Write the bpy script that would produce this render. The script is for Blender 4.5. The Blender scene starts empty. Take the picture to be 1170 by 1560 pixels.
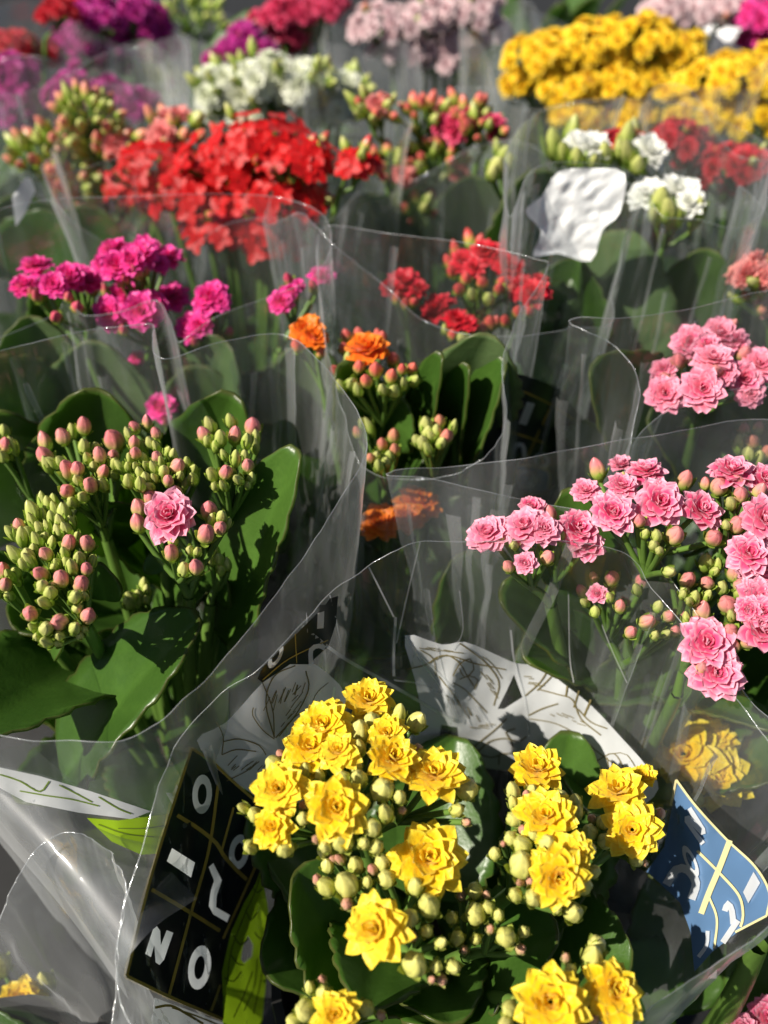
import bpy, math, random
from mathutils import Vector, Matrix, Quaternion, noise
from mathutils.bvhtree import BVHTree
from mathutils.geometry import delaunay_2d_cdt

random.seed(11)
scene = bpy.context.scene
COL = scene.collection
# ------------------------------------------------------------------ camera
CAM = Vector((0.0, 0.0, 0.43))
PITCH = math.radians(40.0)
FPX = 1351.0                       # focal length in photo pixels (1170 x 1560)
AX = Vector((0, math.cos(PITCH), -math.sin(PITCH)))
UPV = Vector((0, math.sin(PITCH), math.cos(PITCH)))
cd = bpy.data.cameras.new("camera")
cam = bpy.data.objects.new("camera", cd)
COL.objects.link(cam)
cam.location = CAM
cam.rotation_euler = (math.radians(90) - PITCH, 0, 0)
cd.sensor_fit = 'VERTICAL'
cd.sensor_height = 24.0
cd.lens = 24.0 * FPX / 1560.0
cd.clip_start = 0.01
cd.clip_end = 500
cd.dof.use_dof = True
cd.dof.focus_distance = 0.262
cd.dof.aperture_fstop = 5.2
scene.camera = cam
# ------------------------------------------------------------------ light
SUN = Vector((-0.64, -0.36, 0.69)).normalized()
world = bpy.data.worlds.new("World")
scene.world = world
world.use_nodes = True
wn = world.node_tree.nodes
bg = wn["Background"]
sky = wn.new("ShaderNodeTexSky")
sky.sky_type = 'NISHITA'
sky.sun_disc = False
sky.sun_elevation = math.asin(SUN.z)
sky.sun_rotation = math.atan2(SUN.x, SUN.y)
world.node_tree.links.new(sky.outputs[0], bg.inputs[0])
bg.inputs[1].default_value = 0.045
sd = bpy.data.lights.new("sun", 'SUN')
sd.energy = 5.0
sd.angle = math.radians(0.5)
sd.color = (1.0, 0.93, 0.82)
so = bpy.data.objects.new("sun", sd)
COL.objects.link(so)
so.location = SUN * 3
so.rotation_euler = SUN.to_track_quat('Z', 'Y').to_euler()
vs = scene.view_settings
vs.view_transform = 'Standard'
vs.look = 'None'
vs.exposure = 0.6
vs.gamma = 1.0
vs.use_curve_mapping = False
cy = scene.cycles
cy.transparent_max_bounces = 28
cy.max_bounces = 6
cy.diffuse_bounces = 3
cy.glossy_bounces = 2
cy.sample_clamp_indirect = 3.0
cy.caustics_reflective = False
cy.caustics_refractive = False
cy.use_denoising = True

# ------------------------------------------------------------------ pixels to places
def ray(px, py):
    return AX + Vector(((px - 585.0) / FPX, 0, 0)) + UPV * ((780.0 - py) / FPX)

def P(px, py, z):
    d = ray(px, py)
    return CAM + d * ((z - CAM.z) / d.z)

def depth_of(p):
    return (p - CAM).dot(AX)

def Pd(px, py, dep):
    return CAM + ray(px, py) * dep

# ------------------------------------------------------------------ materials
def new_mat(name):
    m = bpy.data.materials.new(name)
    m.use_nodes = True
    nt = m.node_tree
    nt.nodes.clear()
    out = nt.nodes.new("ShaderNodeOutputMaterial")
    return m, nt, nt.nodes, nt.links, out

def N(nt, typ, **kw):
    n = nt.nodes.new(typ)
    for k, v in kw.items():
        if k.startswith("i_"):
            key = k[2:]
            key = int(key) if key.isdigit() else key
            n.inputs[key].default_value = v
        else:
            setattr(n, k, v)
    return n

def mix_rgb(nt, a, b, fac, mode='MIX'):
    n = nt.nodes.new("ShaderNodeMix")
    n.data_type = 'RGBA'
    n.blend_type = mode
    for sock, val in ((n.inputs[0], fac), (n.inputs[6], a), (n.inputs[7], b)):
        if hasattr(val, "links"):
            nt.links.new(val, sock)
        elif isinstance(val, (int, float)):
            sock.default_value = val
        else:
            sock.default_value = (*val, 1.0)
    return n.outputs[2]

def math_n(nt, op, a, b=0.0):
    n = nt.nodes.new("ShaderNodeMath")
    n.operation = op
    for i, v in enumerate((a, b)):
        if hasattr(v, "links"):
            nt.links.new(v, n.inputs[i])
        else:
            n.inputs[i].default_value = v
    return n.outputs[0]

def plastic(name, col, rough=0.4, bump=0.0, scale=200.0, var=0.12, spec=0.5, transl=0.0):
    m, nt, nodes, links, out = new_mat(name)
    p = N(nt, "ShaderNodeBsdfPrincipled", i_Roughness=rough)
    p.inputs["Specular IOR Level"].default_value = spec
    tc = N(nt, "ShaderNodeTexCoord")
    nz = N(nt, "ShaderNodeTexNoise", i_Scale=scale, i_Detail=4.0)
    links.new(tc.outputs["Object"], nz.inputs["Vector"])
    dark = tuple(c * (1 - var) for c in col)
    lite = tuple(min(1, c * (1 + var)) for c in col)
    c = mix_rgb(nt, dark, lite, nz.outputs[0])
    links.new(c, p.inputs["Base Color"])
    if bump:
        b = N(nt, "ShaderNodeBump", i_Strength=bump, i_Distance=0.0006)
        links.new(nz.outputs[0], b.inputs["Height"])
        links.new(b.outputs[0], p.inputs["Normal"])
    sh = p.outputs[0]
    if transl:
        t = N(nt, "ShaderNodeBsdfTranslucent")
        links.new(c, t.inputs[0])
        mx = N(nt, "ShaderNodeMixShader", i_0=transl)
        links.new(p.outputs[0], mx.inputs[1]); links.new(t.outputs[0], mx.inputs[2])
        sh = mx.outputs[0]
    links.new(sh, out.inputs[0])
    return m

def petal_mat(name, base, tip, deep, tip_at=0.72, transl=0.32, back=None):
    """base colour of the petal, its margin/tip colour, and the deeper tone of some petals"""
    m, nt, nodes, links, out = new_mat(name)
    at = N(nt, "ShaderNodeAttribute", attribute_name="tone")
    sep = N(nt, "ShaderNodeSeparateColor")
    links.new(at.outputs["Color"], sep.inputs[0])
    t, rnd, lvl = sep.outputs[0], sep.outputs[1], sep.outputs[2]
    oi = N(nt, "ShaderNodeObjectInfo")
    r = math_n(nt, 'MULTIPLY', rnd, 0.55)
    r = math_n(nt, 'ADD', r, math_n(nt, 'MULTIPLY', oi.outputs["Random"], 0.45))
    c = mix_rgb(nt, base, deep, r)
    fd = N(nt, "ShaderNodeMapRange"); fd.inputs["From Min"].default_value = 0.45; fd.inputs["To Max"].default_value = 0.5
    links.new(oi.outputs["Random"], fd.inputs["Value"])
    c = mix_rgb(nt, c, tip, fd.outputs[0])
    rmp = N(nt, "ShaderNodeMapRange", interpolation_type='SMOOTHSTEP')
    rmp.inputs["From Min"].default_value = tip_at
    rmp.inputs["From Max"].default_value = 1.0
    links.new(t, rmp.inputs["Value"])
    c = mix_rgb(nt, c, tip, rmp.outputs[0])
    # fine veins along the petal
    tc = N(nt, "ShaderNodeTexCoord")
    nz = N(nt, "ShaderNodeTexNoise", i_Scale=9.0, i_Detail=3.0)
    links.new(tc.outputs["Object"], nz.inputs["Vector"])
    v = N(nt, "ShaderNodeMapRange")
    v.inputs["From Min"].default_value = 0.3; v.inputs["From Max"].default_value = 0.7
    v.inputs["To Min"].default_value = 0.92; v.inputs["To Max"].default_value = 1.05
    links.new(nz.outputs[0], v.inputs["Value"])
    hs = N(nt, "ShaderNodeHueSaturation")
    links.new(c, hs.inputs["Color"]); links.new(v.outputs[0], hs.inputs["Value"])
    p = N(nt, "ShaderNodeBsdfPrincipled", i_Roughness=0.42)
    p.inputs["Specular IOR Level"].default_value = 0.35
    p.inputs["Sheen Weight"].default_value = 0.12
    links.new(hs.outputs[0], p.inputs["Base Color"])
    b = N(nt, "ShaderNodeBump", i_Strength=0.12, i_Distance=0.03)
    links.new(nz.outputs[0], b.inputs["Height"]); links.new(b.outputs[0], p.inputs["Normal"])
    tr = N(nt, "ShaderNodeBsdfTranslucent")
    links.new(hs.outputs[0], tr.inputs[0])
    mx = N(nt, "ShaderNodeMixShader", i_0=transl)
    links.new(p.outputs[0], mx.inputs[1]); links.new(tr.outputs[0], mx.inputs[2])
    links.new(mx.outputs[0], out.inputs[0])
    return m

def bud_mat(name, cor_a, cor_b, cal_a, cal_b, transl=0.15):
    m, nt, nodes, links, out = new_mat(name)
    at = N(nt, "ShaderNodeAttribute", attribute_name="tone")
    sep = N(nt, "ShaderNodeSeparateColor")
    links.new(at.outputs["Color"], sep.inputs[0])
    oi = N(nt, "ShaderNodeObjectInfo")
    tc = N(nt, "ShaderNodeTexCoord")
    nz = N(nt, "ShaderNodeTexNoise", i_Scale=5.0, i_Detail=4.0)
    links.new(tc.outputs["Object"], nz.inputs["Vector"])
    f = math_n(nt, 'ADD', math_n(nt, 'MULTIPLY', oi.outputs["Random"], 0.7), math_n(nt, 'MULTIPLY', nz.outputs[0], 0.3))
    cor = mix_rgb(nt, cor_a, cor_b, f)
    # corolla turns greenish towards its base
    rr = N(nt, "ShaderNodeMapRange"); rr.inputs["From Min"].default_value = 0.25; rr.inputs["From Max"].default_value = 0.75
    links.new(sep.outputs[0], rr.inputs["Value"])
    cor = mix_rgb(nt, cal_b, cor, rr.outputs[0])
    tp = N(nt, "ShaderNodeMapRange"); tp.inputs["From Min"].default_value = 0.7; tp.inputs["To Max"].default_value = 0.5
    links.new(sep.outputs[0], tp.inputs["Value"])
    cor = mix_rgb(nt, cor, tuple(x * .75 for x in cor_b), tp.outputs[0])
    cal = mix_rgb(nt, cal_a, cal_b, nz.outputs[0])
    c = mix_rgb(nt, cor, cal, sep.outputs[2])
    c = mix_rgb(nt, c, tuple(x * 0.45 for x in cor_b), sep.outputs[1])   # petal seams
    p = N(nt, "ShaderNodeBsdfPrincipled", i_Roughness=0.36)
    p.inputs["Specular IOR Level"].default_value = 0.45
    p.inputs["Subsurface Weight"].default_value = 0.0
    links.new(c, p.inputs["Base Color"])
    tr = N(nt, "ShaderNodeBsdfTranslucent"); links.new(c, tr.inputs[0])
    mx = N(nt, "ShaderNodeMixShader", i_0=transl)
    links.new(p.outputs[0], mx.inputs[1]); links.new(tr.outputs[0], mx.inputs[2])
    links.new(mx.outputs[0], out.inputs[0])
    return m

def leaf_mat(name, a, b, margin=(0.10, 0.055, 0.025), transl=0.36):
    m, nt, nodes, links, out = new_mat(name)
    at = N(nt, "ShaderNodeAttribute", attribute_name="tone")
    sep = N(nt, "ShaderNodeSeparateColor"); links.new(at.outputs["Color"], sep.inputs[0])
    oi = N(nt, "ShaderNodeObjectInfo")
    tc = N(nt, "ShaderNodeTexCoord")
    nz = N(nt, "ShaderNodeTexNoise", i_Scale=60.0, i_Detail=5.0, i_Roughness=0.6)
    links.new(tc.outputs["Object"], nz.inputs["Vector"])
    nz2 = N(nt, "ShaderNodeTexNoise", i_Scale=900.0, i_Detail=2.0)
    links.new(tc.outputs["Object"], nz2.inputs["Vector"])
    f = math_n(nt, 'ADD', math_n(nt, 'MULTIPLY', oi.outputs["Random"], 0.5), math_n(nt, 'MULTIPLY', nz.outputs[0], 0.5))
    f = math_n(nt, 'ADD', f, math_n(nt, 'MULTIPLY', math_n(nt, 'SUBTRACT', nz2.outputs[0], .5), 0.6))
    c = mix_rgb(nt, a, b, f)
    wv = N(nt, "ShaderNodeTexNoise", i_Scale=14.0, i_Detail=6.0, i_Roughness=0.7)
    links.new(tc.outputs["Object"], wv.inputs["Vector"])
    wr = N(nt, "ShaderNodeMapRange"); wr.inputs["From Min"].default_value = 0.56; wr.inputs["From Max"].default_value = 0.72; wr.inputs["To Max"].default_value = .45
    links.new(wv.outputs[0], wr.inputs["Value"])
    c = mix_rgb(nt, c, tuple(min(1, x * 1.5) for x in b), wr.outputs[0])
    c = mix_rgb(nt, c, tuple(min(1, x * 1.9) for x in b), math_n(nt, 'MULTIPLY', sep.outputs[0], 0.35))   # midrib
    rm = N(nt, "ShaderNodeMapRange"); rm.inputs["From Min"].default_value = 0.955; rm.inputs["From Max"].default_value = 1.0
    links.new(sep.outputs[1], rm.inputs["Value"])
    c = mix_rgb(nt, c, margin, math_n(nt, 'MULTIPLY', rm.outputs[0], 0.5))
    p = N(nt, "ShaderNodeBsdfPrincipled", i_Roughness=0.33)
    p.inputs["Specular IOR Level"].default_value = 0.4
    links.new(c, p.inputs["Base Color"])
    b_ = N(nt, "ShaderNodeBump", i_Strength=0.5, i_Distance=0.0009)
    links.new(math_n(nt, 'ADD', nz.outputs[0], math_n(nt, 'MULTIPLY', nz2.outputs[0], 0.15)), b_.inputs["Height"])
    links.new(b_.outputs[0], p.inputs["Normal"])
    tr = N(nt, "ShaderNodeBsdfTranslucent")
    links.new(mix_rgb(nt, c, (0.30, 0.52, 0.012), 0.65), tr.inputs[0])
    mx = N(nt, "ShaderNodeMixShader", i_0=transl)
    links.new(p.outputs[0], mx.inputs[1]); links.new(tr.outputs[0], mx.inputs[2])
    links.new(mx.outputs[0], out.inputs[0])
    return m

def film_mat(name, haze=0.013, gloss=0.085, edge=0.6, rough=0.2, tint=(0.96, 0.975, 0.98), milky=0.07, wav=0.4):
    m, nt, nodes, links, out = new_mat(name)
    lw = N(nt, "ShaderNodeLayerWeight", i_Blend=0.5)
    tc = N(nt, "ShaderNodeTexCoord")
    mp = N(nt, "ShaderNodeMapping"); mp.inputs["Scale"].default_value = (1, 1, 0.22)
    links.new(tc.outputs["Object"], mp.inputs["Vector"])
    nz = N(nt, "ShaderNodeTexNoise", i_Scale=70.0, i_Detail=1.5, i_Roughness=0.55)
    links.new(mp.outputs[0], nz.inputs["Vector"])
    bp = N(nt, "ShaderNodeBump", i_Strength=wav, i_Distance=0.0014)
    links.new(nz.outputs[0], bp.inputs["Height"])
    f3 = math_n(nt, 'POWER', lw.outputs["Facing"], 3.0)
    fg = math_n(nt, 'ADD', math_n(nt, 'MULTIPLY', f3, edge), gloss)
    tr = N(nt, "ShaderNodeBsdfTransparent"); tr.inputs[0].default_value = (*tint, 1)
    ga = N(nt, "ShaderNodeBsdfGlossy", i_Roughness=rough + .08)
    gb_ = N(nt, "ShaderNodeBsdfGlossy", i_Roughness=0.09)
    vo = N(nt, "ShaderNodeTexVoronoi", i_Scale=34.0)
    dist = N(nt, "ShaderNodeVectorMath", operation='ADD')
    sc_ = N(nt, "ShaderNodeVectorMath", operation='SCALE'); sc_.inputs["Scale"].default_value = 0.02
    links.new(nz.outputs["Color"], sc_.inputs[0])
    links.new(mp.outputs[0], dist.inputs[0]); links.new(sc_.outputs[0], dist.inputs[1])
    links.new(dist.outputs[0], vo.inputs["Vector"])
    bp2 = N(nt, "ShaderNodeBump", i_Strength=wav * 1.6, i_Distance=0.004)
    links.new(vo.outputs["Distance"], bp2.inputs["Height"]); links.new(bp.outputs[0], bp2.inputs["Normal"])
    for g_ in (ga, gb_):
        g_.inputs[0].default_value = (0.95, 0.97, 1.0, 1)
    links.new(bp.outputs[0], ga.inputs["Normal"]); links.new(bp2.outputs[0], gb_.inputs["Normal"])
    gl = N(nt, "ShaderNodeMixShader", i_0=0.5)
    links.new(ga.outputs[0], gl.inputs[1]); links.new(gb_.outputs[0], gl.inputs[2])
    m1 = N(nt, "ShaderNodeMixShader"); links.new(fg, m1.inputs[0])
    links.new(tr.outputs[0], m1.inputs[1]); links.new(gl.outputs[0], m1.inputs[2])
    df = N(nt, "ShaderNodeBsdfDiffuse"); df.inputs[0].default_value = (0.86, 0.87, 0.88, 1)
    tl = N(nt, "ShaderNodeBsdfTranslucent"); tl.inputs[0].default_value = (0.86, 0.87, 0.88, 1)
    md = N(nt, "ShaderNodeMixShader", i_0=0.5)
    links.new(df.outputs[0], md.inputs[1]); links.new(tl.outputs[0], md.inputs[2])
    # scuffs
    sc = N(nt, "ShaderNodeMapRange"); sc.inputs["From Min"].default_value = 0.42; sc.inputs["From Max"].default_value = 0.75
    sc.inputs["To Min"].default_value = 0.55; sc.inputs["To Max"].default_value = 2.4
    links.new(nz.outputs[0], sc.inputs["Value"])
    hz = math_n(nt, 'MULTIPLY', sc.outputs[0], haze)
    nm = N(nt, "ShaderNodeTexNoise", i_Scale=16.0, i_Detail=1.0)
    links.new(mp.outputs[0], nm.inputs["Vector"])
    mk = N(nt, "ShaderNodeMapRange"); mk.inputs["From Min"].default_value = 0.50; mk.inputs["From Max"].default_value = 0.78
    mk.inputs["To Max"].default_value = milky  # pale patches painted in for milky reflections on the film
    links.new(nm.outputs[0], mk.inputs["Value"])
    hz = math_n(nt, 'ADD', hz, mk.outputs[0])
    hz = math_n(nt, 'ADD', hz, math_n(nt, 'MULTIPLY', f3, 0.24))
    m2 = N(nt, "ShaderNodeMixShader"); links.new(hz, m2.inputs[0])
    links.new(m1.outputs[0], m2.inputs[1]); links.new(md.outputs[0], m2.inputs[2])
    links.new(m2.outputs[0], out.inputs[0])
    return m

M = {}
M['film'] = film_mat("clear_film")
M['film_far'] = film_mat("clear_film_milky", haze=0.045, edge=0.6, rough=0.22)
M['edge'] = film_mat("film_edge", haze=0.10, gloss=0.10, edge=0.4, rough=0.25)
M['crease'] = film_mat("film_crease", haze=0.40, gloss=0.10, edge=0.4, rough=0.3)  # extra haze paints the sun glint along the creases
M['glare'] = plastic("sun_glare_white", (0.88, 0.90, 0.90), 0.22, 0.6, 140, 0.04, spec=0.9)  # opaque white standing in for sun glare on clear film
M['line'] = plastic("print_line", (0.17, 0.14, 0.06), 0.4, 0.0, 90, 0.2)
M['fold'] = film_mat("film_pleat", haze=0.11, gloss=0.16, edge=0.6, rough=0.22)
M['seam'] = film_mat("film_seam", haze=0.16, gloss=0.08, edge=0.5)
M['leaf'] = leaf_mat("leaf_green", (0.040, 0.100, 0.014), (0.080, 0.165, 0.026))
M['leaf_pale'] = leaf_mat("leaf_pale", (0.10, 0.17, 0.06), (0.17, 0.25, 0.10))
M['stem'] = plastic("stem_green", (0.11, 0.20, 0.035), 0.4, 0.2, 150, 0.25, transl=0.1)
M['pot'] = plastic("pot_plastic", (0.03, 0.028, 0.026), 0.5, 0.1)
M['soil'] = plastic("potting_soil", (0.03, 0.02, 0.013), 0.95, 1.0, 300, 0.5)
M['navy'] = plastic("print_black", (0.010, 0.014, 0.018), 0.28, 0.05, 60, 0.1)
M['blue'] = plastic("print_blue", (0.085, 0.165, 0.30), 0.3, 0.05, 60, 0.1)
M['print_white'] = plastic("print_white", (0.64, 0.66, 0.67), 0.35, 0.1, 60, 0.05, transl=0.25)
M['gold'] = plastic("print_gold", (0.36, 0.26, 0.05), 0.4, 0.0, 90, 0.2)
M['cream'] = plastic("print_cream", (0.62, 0.56, 0.30), 0.4, 0.0, 90, 0.1)
M['lime'] = plastic("print_lime", (0.42, 0.66, 0.02), 0.35, 0.0, 60, 0.15, transl=0.35)
M['olive'] = plastic("print_olive", (0.12, 0.19, 0.01), 0.4, 0.0, 60, 0.1)
M['letter'] = plastic("print_letter", (0.82, 0.84, 0.85), 0.35, 0.0, 60, 0.03, transl=0.45)

PET = {
 'yellow': petal_mat("petal_yellow", (0.93, 0.665, 0.013), (0.95, 0.76, 0.06), (0.92, 0.56, 0.009), transl=0.30),
 'golden': petal_mat("petal_golden", (0.93, 0.65, 0.013), (0.94, 0.72, 0.04), (0.92, 0.56, 0.009)),
 'pink':   petal_mat("petal_pink", (0.82, 0.085, 0.24), (0.91, 0.46, 0.58), (0.80, 0.065, 0.20), tip_at=0.62),
 'rose':   petal_mat("petal_rose", (0.78, 0.07, 0.24), (0.90, 0.40, 0.53), (0.78, 0.18, 0.22), tip_at=0.6),
 'magenta':petal_mat("petal_magenta", (0.82, 0.014, 0.25), (0.88, 0.08, 0.42), (0.74, 0.008, 0.13), tip_at=0.6),
 'purple': petal_mat("petal_purple", (0.46, 0.010, 0.24), (0.60, 0.04, 0.36), (0.50, 0.008, 0.15), tip_at=0.6),
 'red':    petal_mat("petal_red", (0.66, 0.003, 0.004), (0.72, 0.006, 0.006), (0.44, 0.002, 0.004)),
 'crimson':petal_mat("petal_crimson", (0.60, 0.006, 0.018), (0.74, 0.03, 0.06), (0.46, 0.003, 0.012)),
 'cerise': petal_mat("petal_cerise", (0.66, 0.02, 0.11), (0.78, 0.10, 0.22), (0.55, 0.01, 0.07)),
 'orange': petal_mat("petal_orange", (0.88, 0.20, 0.008), (0.90, 0.28, 0.02), (0.85, 0.12, 0.006)),
 'white':  petal_mat("petal_white", (0.84, 0.84, 0.78), (0.88, 0.88, 0.86), (0.78, 0.80, 0.66)),
 'cream':  petal_mat("petal_cream", (0.82, 0.83, 0.66), (0.88, 0.88, 0.80), (0.72, 0.78, 0.48)),
 'blush':  petal_mat("petal_blush", (0.78, 0.58, 0.60), (0.84, 0.70, 0.70), (0.72, 0.46, 0.50)),
 'salmon': petal_mat("petal_salmon", (0.80, 0.22, 0.20), (0.86, 0.40, 0.36), (0.76, 0.14, 0.16)),
}
GA, GB = (0.25, 0.40, 0.045), (0.44, 0.56, 0.10)
BUD = {
 'pinkbud': bud_mat("bud_pink", (0.83, 0.37, 0.31), (0.78, 0.21, 0.24), GA, GB),
 'greenbud': bud_mat("bud_green", (0.50, 0.58, 0.13), (0.60, 0.58, 0.22), GA, GB),
 'yellowbud': bud_mat("bud_yellow_green", (0.64, 0.63, 0.15), (0.76, 0.72, 0.24), (0.32, 0.42, 0.06), (0.54, 0.58, 0.13)),
 'blushbud': bud_mat("bud_blush", (0.64, 0.42, 0.24), (0.64, 0.27, 0.22), (0.30, 0.38, 0.07), (0.52, 0.48, 0.18)),
 'coralbud': bud_mat("bud_coral", (0.78, 0.20, 0.13), (0.74, 0.13, 0.12), GA, GB),
 'peachbud': bud_mat("bud_peach", (0.80, 0.36, 0.20), (0.78, 0.24, 0.20), GA, GB),
 'redbud': bud_mat("bud_red", (0.70, 0.06, 0.07), (0.60, 0.10, 0.08), GA, GB),
 'magentabud': bud_mat("bud_magenta", (0.68, 0.05, 0.16), (0.62, 0.12, 0.14), GA, GB),
}

# ------------------------------------------------------------------ meshes
def mesh_from(name, verts, faces, tone=None, smooth=True, mat=None):
    me = bpy.data.meshes.new(name)
    me.from_pydata([tuple(v) for v in verts], [], faces)
    if tone:
        ca = me.color_attributes.new("tone", 'FLOAT_COLOR', 'POINT')
        ca.data.foreach_set("color", [c for t in tone for c in (t[0], t[1], t[2], 1.0)])
    if smooth:
        me.polygons.foreach_set("use_smooth", [True] * len(me.polygons))
    if mat:
        me.materials.append(mat)
    me.update()
    return me

def petal_geo(V, F, T, ang, L, W, tilt, curl, lvl, rng, nx=4, ny=6, pointed=0.8, r0=0.06, z0=0.0, side=0.0):
    b = len(V)
    rot = Matrix.Rotation(ang, 3, 'Z')
    rp = rng.random()
    tw = rng.uniform(-0.25, 0.25)
    for j in range(ny + 1):
        s = j / ny
        # width profile, widest at 0.6, pointed tip
        w = W * (0.30 + 0.70 * math.sin(math.pi * min(1, s / 1.15) ** 0.85) ** 0.9)
        if s > 0.62:
            k = (s - 0.62) / 0.38
            w *= max(0.02, (1 - k ** 2.0)) * pointed + (1 - pointed) * max(0.05, math.sqrt(max(0, 1 - k * k)))
        a = tilt + curl * s * s                      # bend downward with s when curl<0
        # integrate the bend
        rr = r0; zz = z0
        n = 8
        for q in range(n):
            aa = tilt + curl * ((s * (q + 0.5) / n) ** 1.4)
            rr += math.cos(aa) * L * s / n
            zz += math.sin(aa) * L * s / n
        for i in range(nx + 1):
            t = 2 * i / nx - 1
            cup = 0.20 * W * (t * t) * (0.4 + 0.6 * s) + 0.10 * W * s * math.sin(7 * s + rp * 20) * t * abs(t)
            y = t * w
            up = Vector((-math.sin(a), 0, math.cos(a)))
            p = Vector((rr, y, zz)) + up * (cup + tw * y * s * 0.6)
            V.append(rot @ p)
            edge = max(s, 0.55 + 0.45 * abs(t) ** 2 * min(1, s * 1.6)) if s > 0.35 else s
            T.append((edge, rp, lvl))
    for j in range(ny):
        for i in range(nx):
            q = b + j * (nx + 1) + i
            F.append((q, q + 1, q + nx + 2, q + nx + 1))

def calyx_geo(V, F, T, rng, r=0.2, L=0.55):
    """green tube and sepals below a flower"""
    b = len(V); n = 8
    for j, (z, rr) in enumerate(((-L, 0.07), (-L * .8, 0.15), (-L * .3, 0.15), (0.02, r))):
        for i in range(n):
            a = 2 * math.pi * i / n
            V.append(Vector((rr * math.cos(a), rr * math.sin(a), z))); T.append((0.1, 0.5, 1.0))
    for j in range(3):
        for i in range(n):
            F.append((b + j * n + i, b + j * n + (i + 1) % n, b + (j + 1) * n + (i + 1) % n, b + (j + 1) * n + i))

def double_flower(seed, openness=1.0, rounded=False):
    rng = random.Random(seed)
    V, F, T = [], [], []
    k_ = 1.12 if rounded else 1.0
    pt = 0.38 if rounded else 0.55
    spec = [(9, 0.98, 0.31, 0.02, -0.45), (9, 0.92, 0.30, 0.24, -0.45), (9, 0.78, 0.26, 0.50, -0.40),
            (7, 0.60, 0.22, 0.80, -0.30), (5, 0.42, 0.17, 1.05, -0.1), (4, 0.30, 0.11, 1.30, 0.1)]
    for k, (n, L, W, tilt, curl) in enumerate(spec):
        off = rng.random() * 6.28
        for i in range(n):
            a = off + 2 * math.pi * (i + rng.uniform(-.28, .28)) / n
            petal_geo(V, F, T, a, L * rng.uniform(.84, 1.06), W * k_ * rng.uniform(.82, 1.15),
                      tilt + rng.uniform(-.16, .16) + (1 - openness) * 0.7,
                      curl + rng.uniform(-.3, .2), k / 5, rng, nx=4, ny=7, z0=0.03 * k, pointed=pt * rng.uniform(.8, 1.2))
    return V, F, T

def single_flower(seed):
    rng = random.Random(seed)
    V, F, T = [], [], []
    for i in range(4):
        a = math.pi / 2 * i + rng.uniform(-.12, .12)
        petal_geo(V, F, T, a, 0.92 * rng.uniform(.9, 1.05), 0.40 * rng.uniform(.9, 1.1),
                  0.18 + rng.uniform(-.1, .2), -0.45 + rng.uniform(-.2, .2), 0.2, rng, nx=3, ny=4, pointed=0.45)
    for i in range(4):
        petal_geo(V, F, T, math.pi / 2 * i + .6, 0.12, 0.05, 1.2, 0, 1.0, rng, nx=2, ny=2)
    return V, F, T

def bud_geo(seed, cover=0.42, slim=1.0, length=1.4, lobes=4):
    """overlapping twisted petals in a calyx of pointed sepals; radius .5"""
    rng = random.Random(seed)
    V, F, T = [], [], []
    prof = [(0, .24), (.12, .38), (.26, .475), (.42, .50), (.58, .46), (.72, .385), (.84, .28), (.92, .185), (.97, .10), (1, .03)]
    def rad(s):
        for (a, ra), (b, rb) in zip(prof, prof[1:]):
            if s <= b:
                return ra + (rb - ra) * (s - a) / (b - a)
        return .04
    nr, ns = 14, 32
    tw = rng.uniform(0.7, 1.3) * rng.choice((-1, 1))
    ax_, ay_ = rng.uniform(-.05, .05), rng.uniform(-.05, .05)
    for j in range(nr + 1):
        s = j / nr
        z = 0.05 + length * s
        for i in range(ns):
            a = 2 * math.pi * i / ns
            fr = (lobes * (a + tw * s) / (2 * math.pi)) % 1.0
            w = min(1, s * 2.2)
            rr = rad(s) * slim * (1 - 0.12 * w * fr ** 3 + 0.02 * math.sin(2 * math.pi * fr) * w)
            V.append(Vector((rr * math.cos(a) + ax_ * s * s * 2, rr * math.sin(a) + ay_ * s * s * 2, z)))
            T.append((s, 0.75 * max(0, fr - .82) / .18 if s > .3 else 0, 0.0))
    V.append(Vector((ax_ * 2, ay_ * 2, 0.05 + length * 1.02))); T.append((1, 0.5, 0))
    for j in range(nr):
        for i in range(ns):
            F.append((j * ns + i, j * ns + (i + 1) % ns, (j + 1) * ns + (i + 1) % ns, (j + 1) * ns + i))
    for i in range(ns):
        F.append((nr * ns + i, nr * ns + (i + 1) % ns, len(V) - 1))
    ne = 4 if lobes == 4 else 5
    for k in range(ne):
        a0 = 2 * math.pi * k / ne + rng.uniform(-.15, .15)
        b = len(V)
        top = cover * rng.uniform(.8, 1.15) * length
        flare = rng.uniform(.05, .20)
        for j in range(6):
            s = j / 5
            z = top * s
            r = rad(min(1, z / length)) * slim + 0.03 + flare * s * s
            hw = (3.1 / ne) * (1 - s ** 1.5) * (0.9 if s > 0 else 1) + 0.03
            for i in range(3):
                a = a0 + (i - 1) * hw
                V.append(Vector(((r + (.035 if i == 1 else 0)) * math.cos(a), (r + (.035 if i == 1 else 0)) * math.sin(a), z))); T.append((s, 0, 1.0))
        for j in range(5):
            for i in range(2):
                q = b + j * 3 + i
                F.append((q, q + 1, q + 4, q + 3))
    b = len(V)
    for j, (z, r) in enumerate(((-0.35, 0.12), (-0.05, 0.18), (0.08, 0.32 * slim))):
        for i in range(8):
            a = math.pi / 4 * i
            V.append(Vector((r * math.cos(a), r * math.sin(a), z))); T.append((0, 0, 1.0))
    for j in range(2):
        for i in range(8):
            F.append((b + j * 8 + i, b + j * 8 + (i + 1) % 8, b + (j + 1) * 8 + (i + 1) % 8, b + (j + 1) * 8 + i))
    return V, F, T

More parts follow.
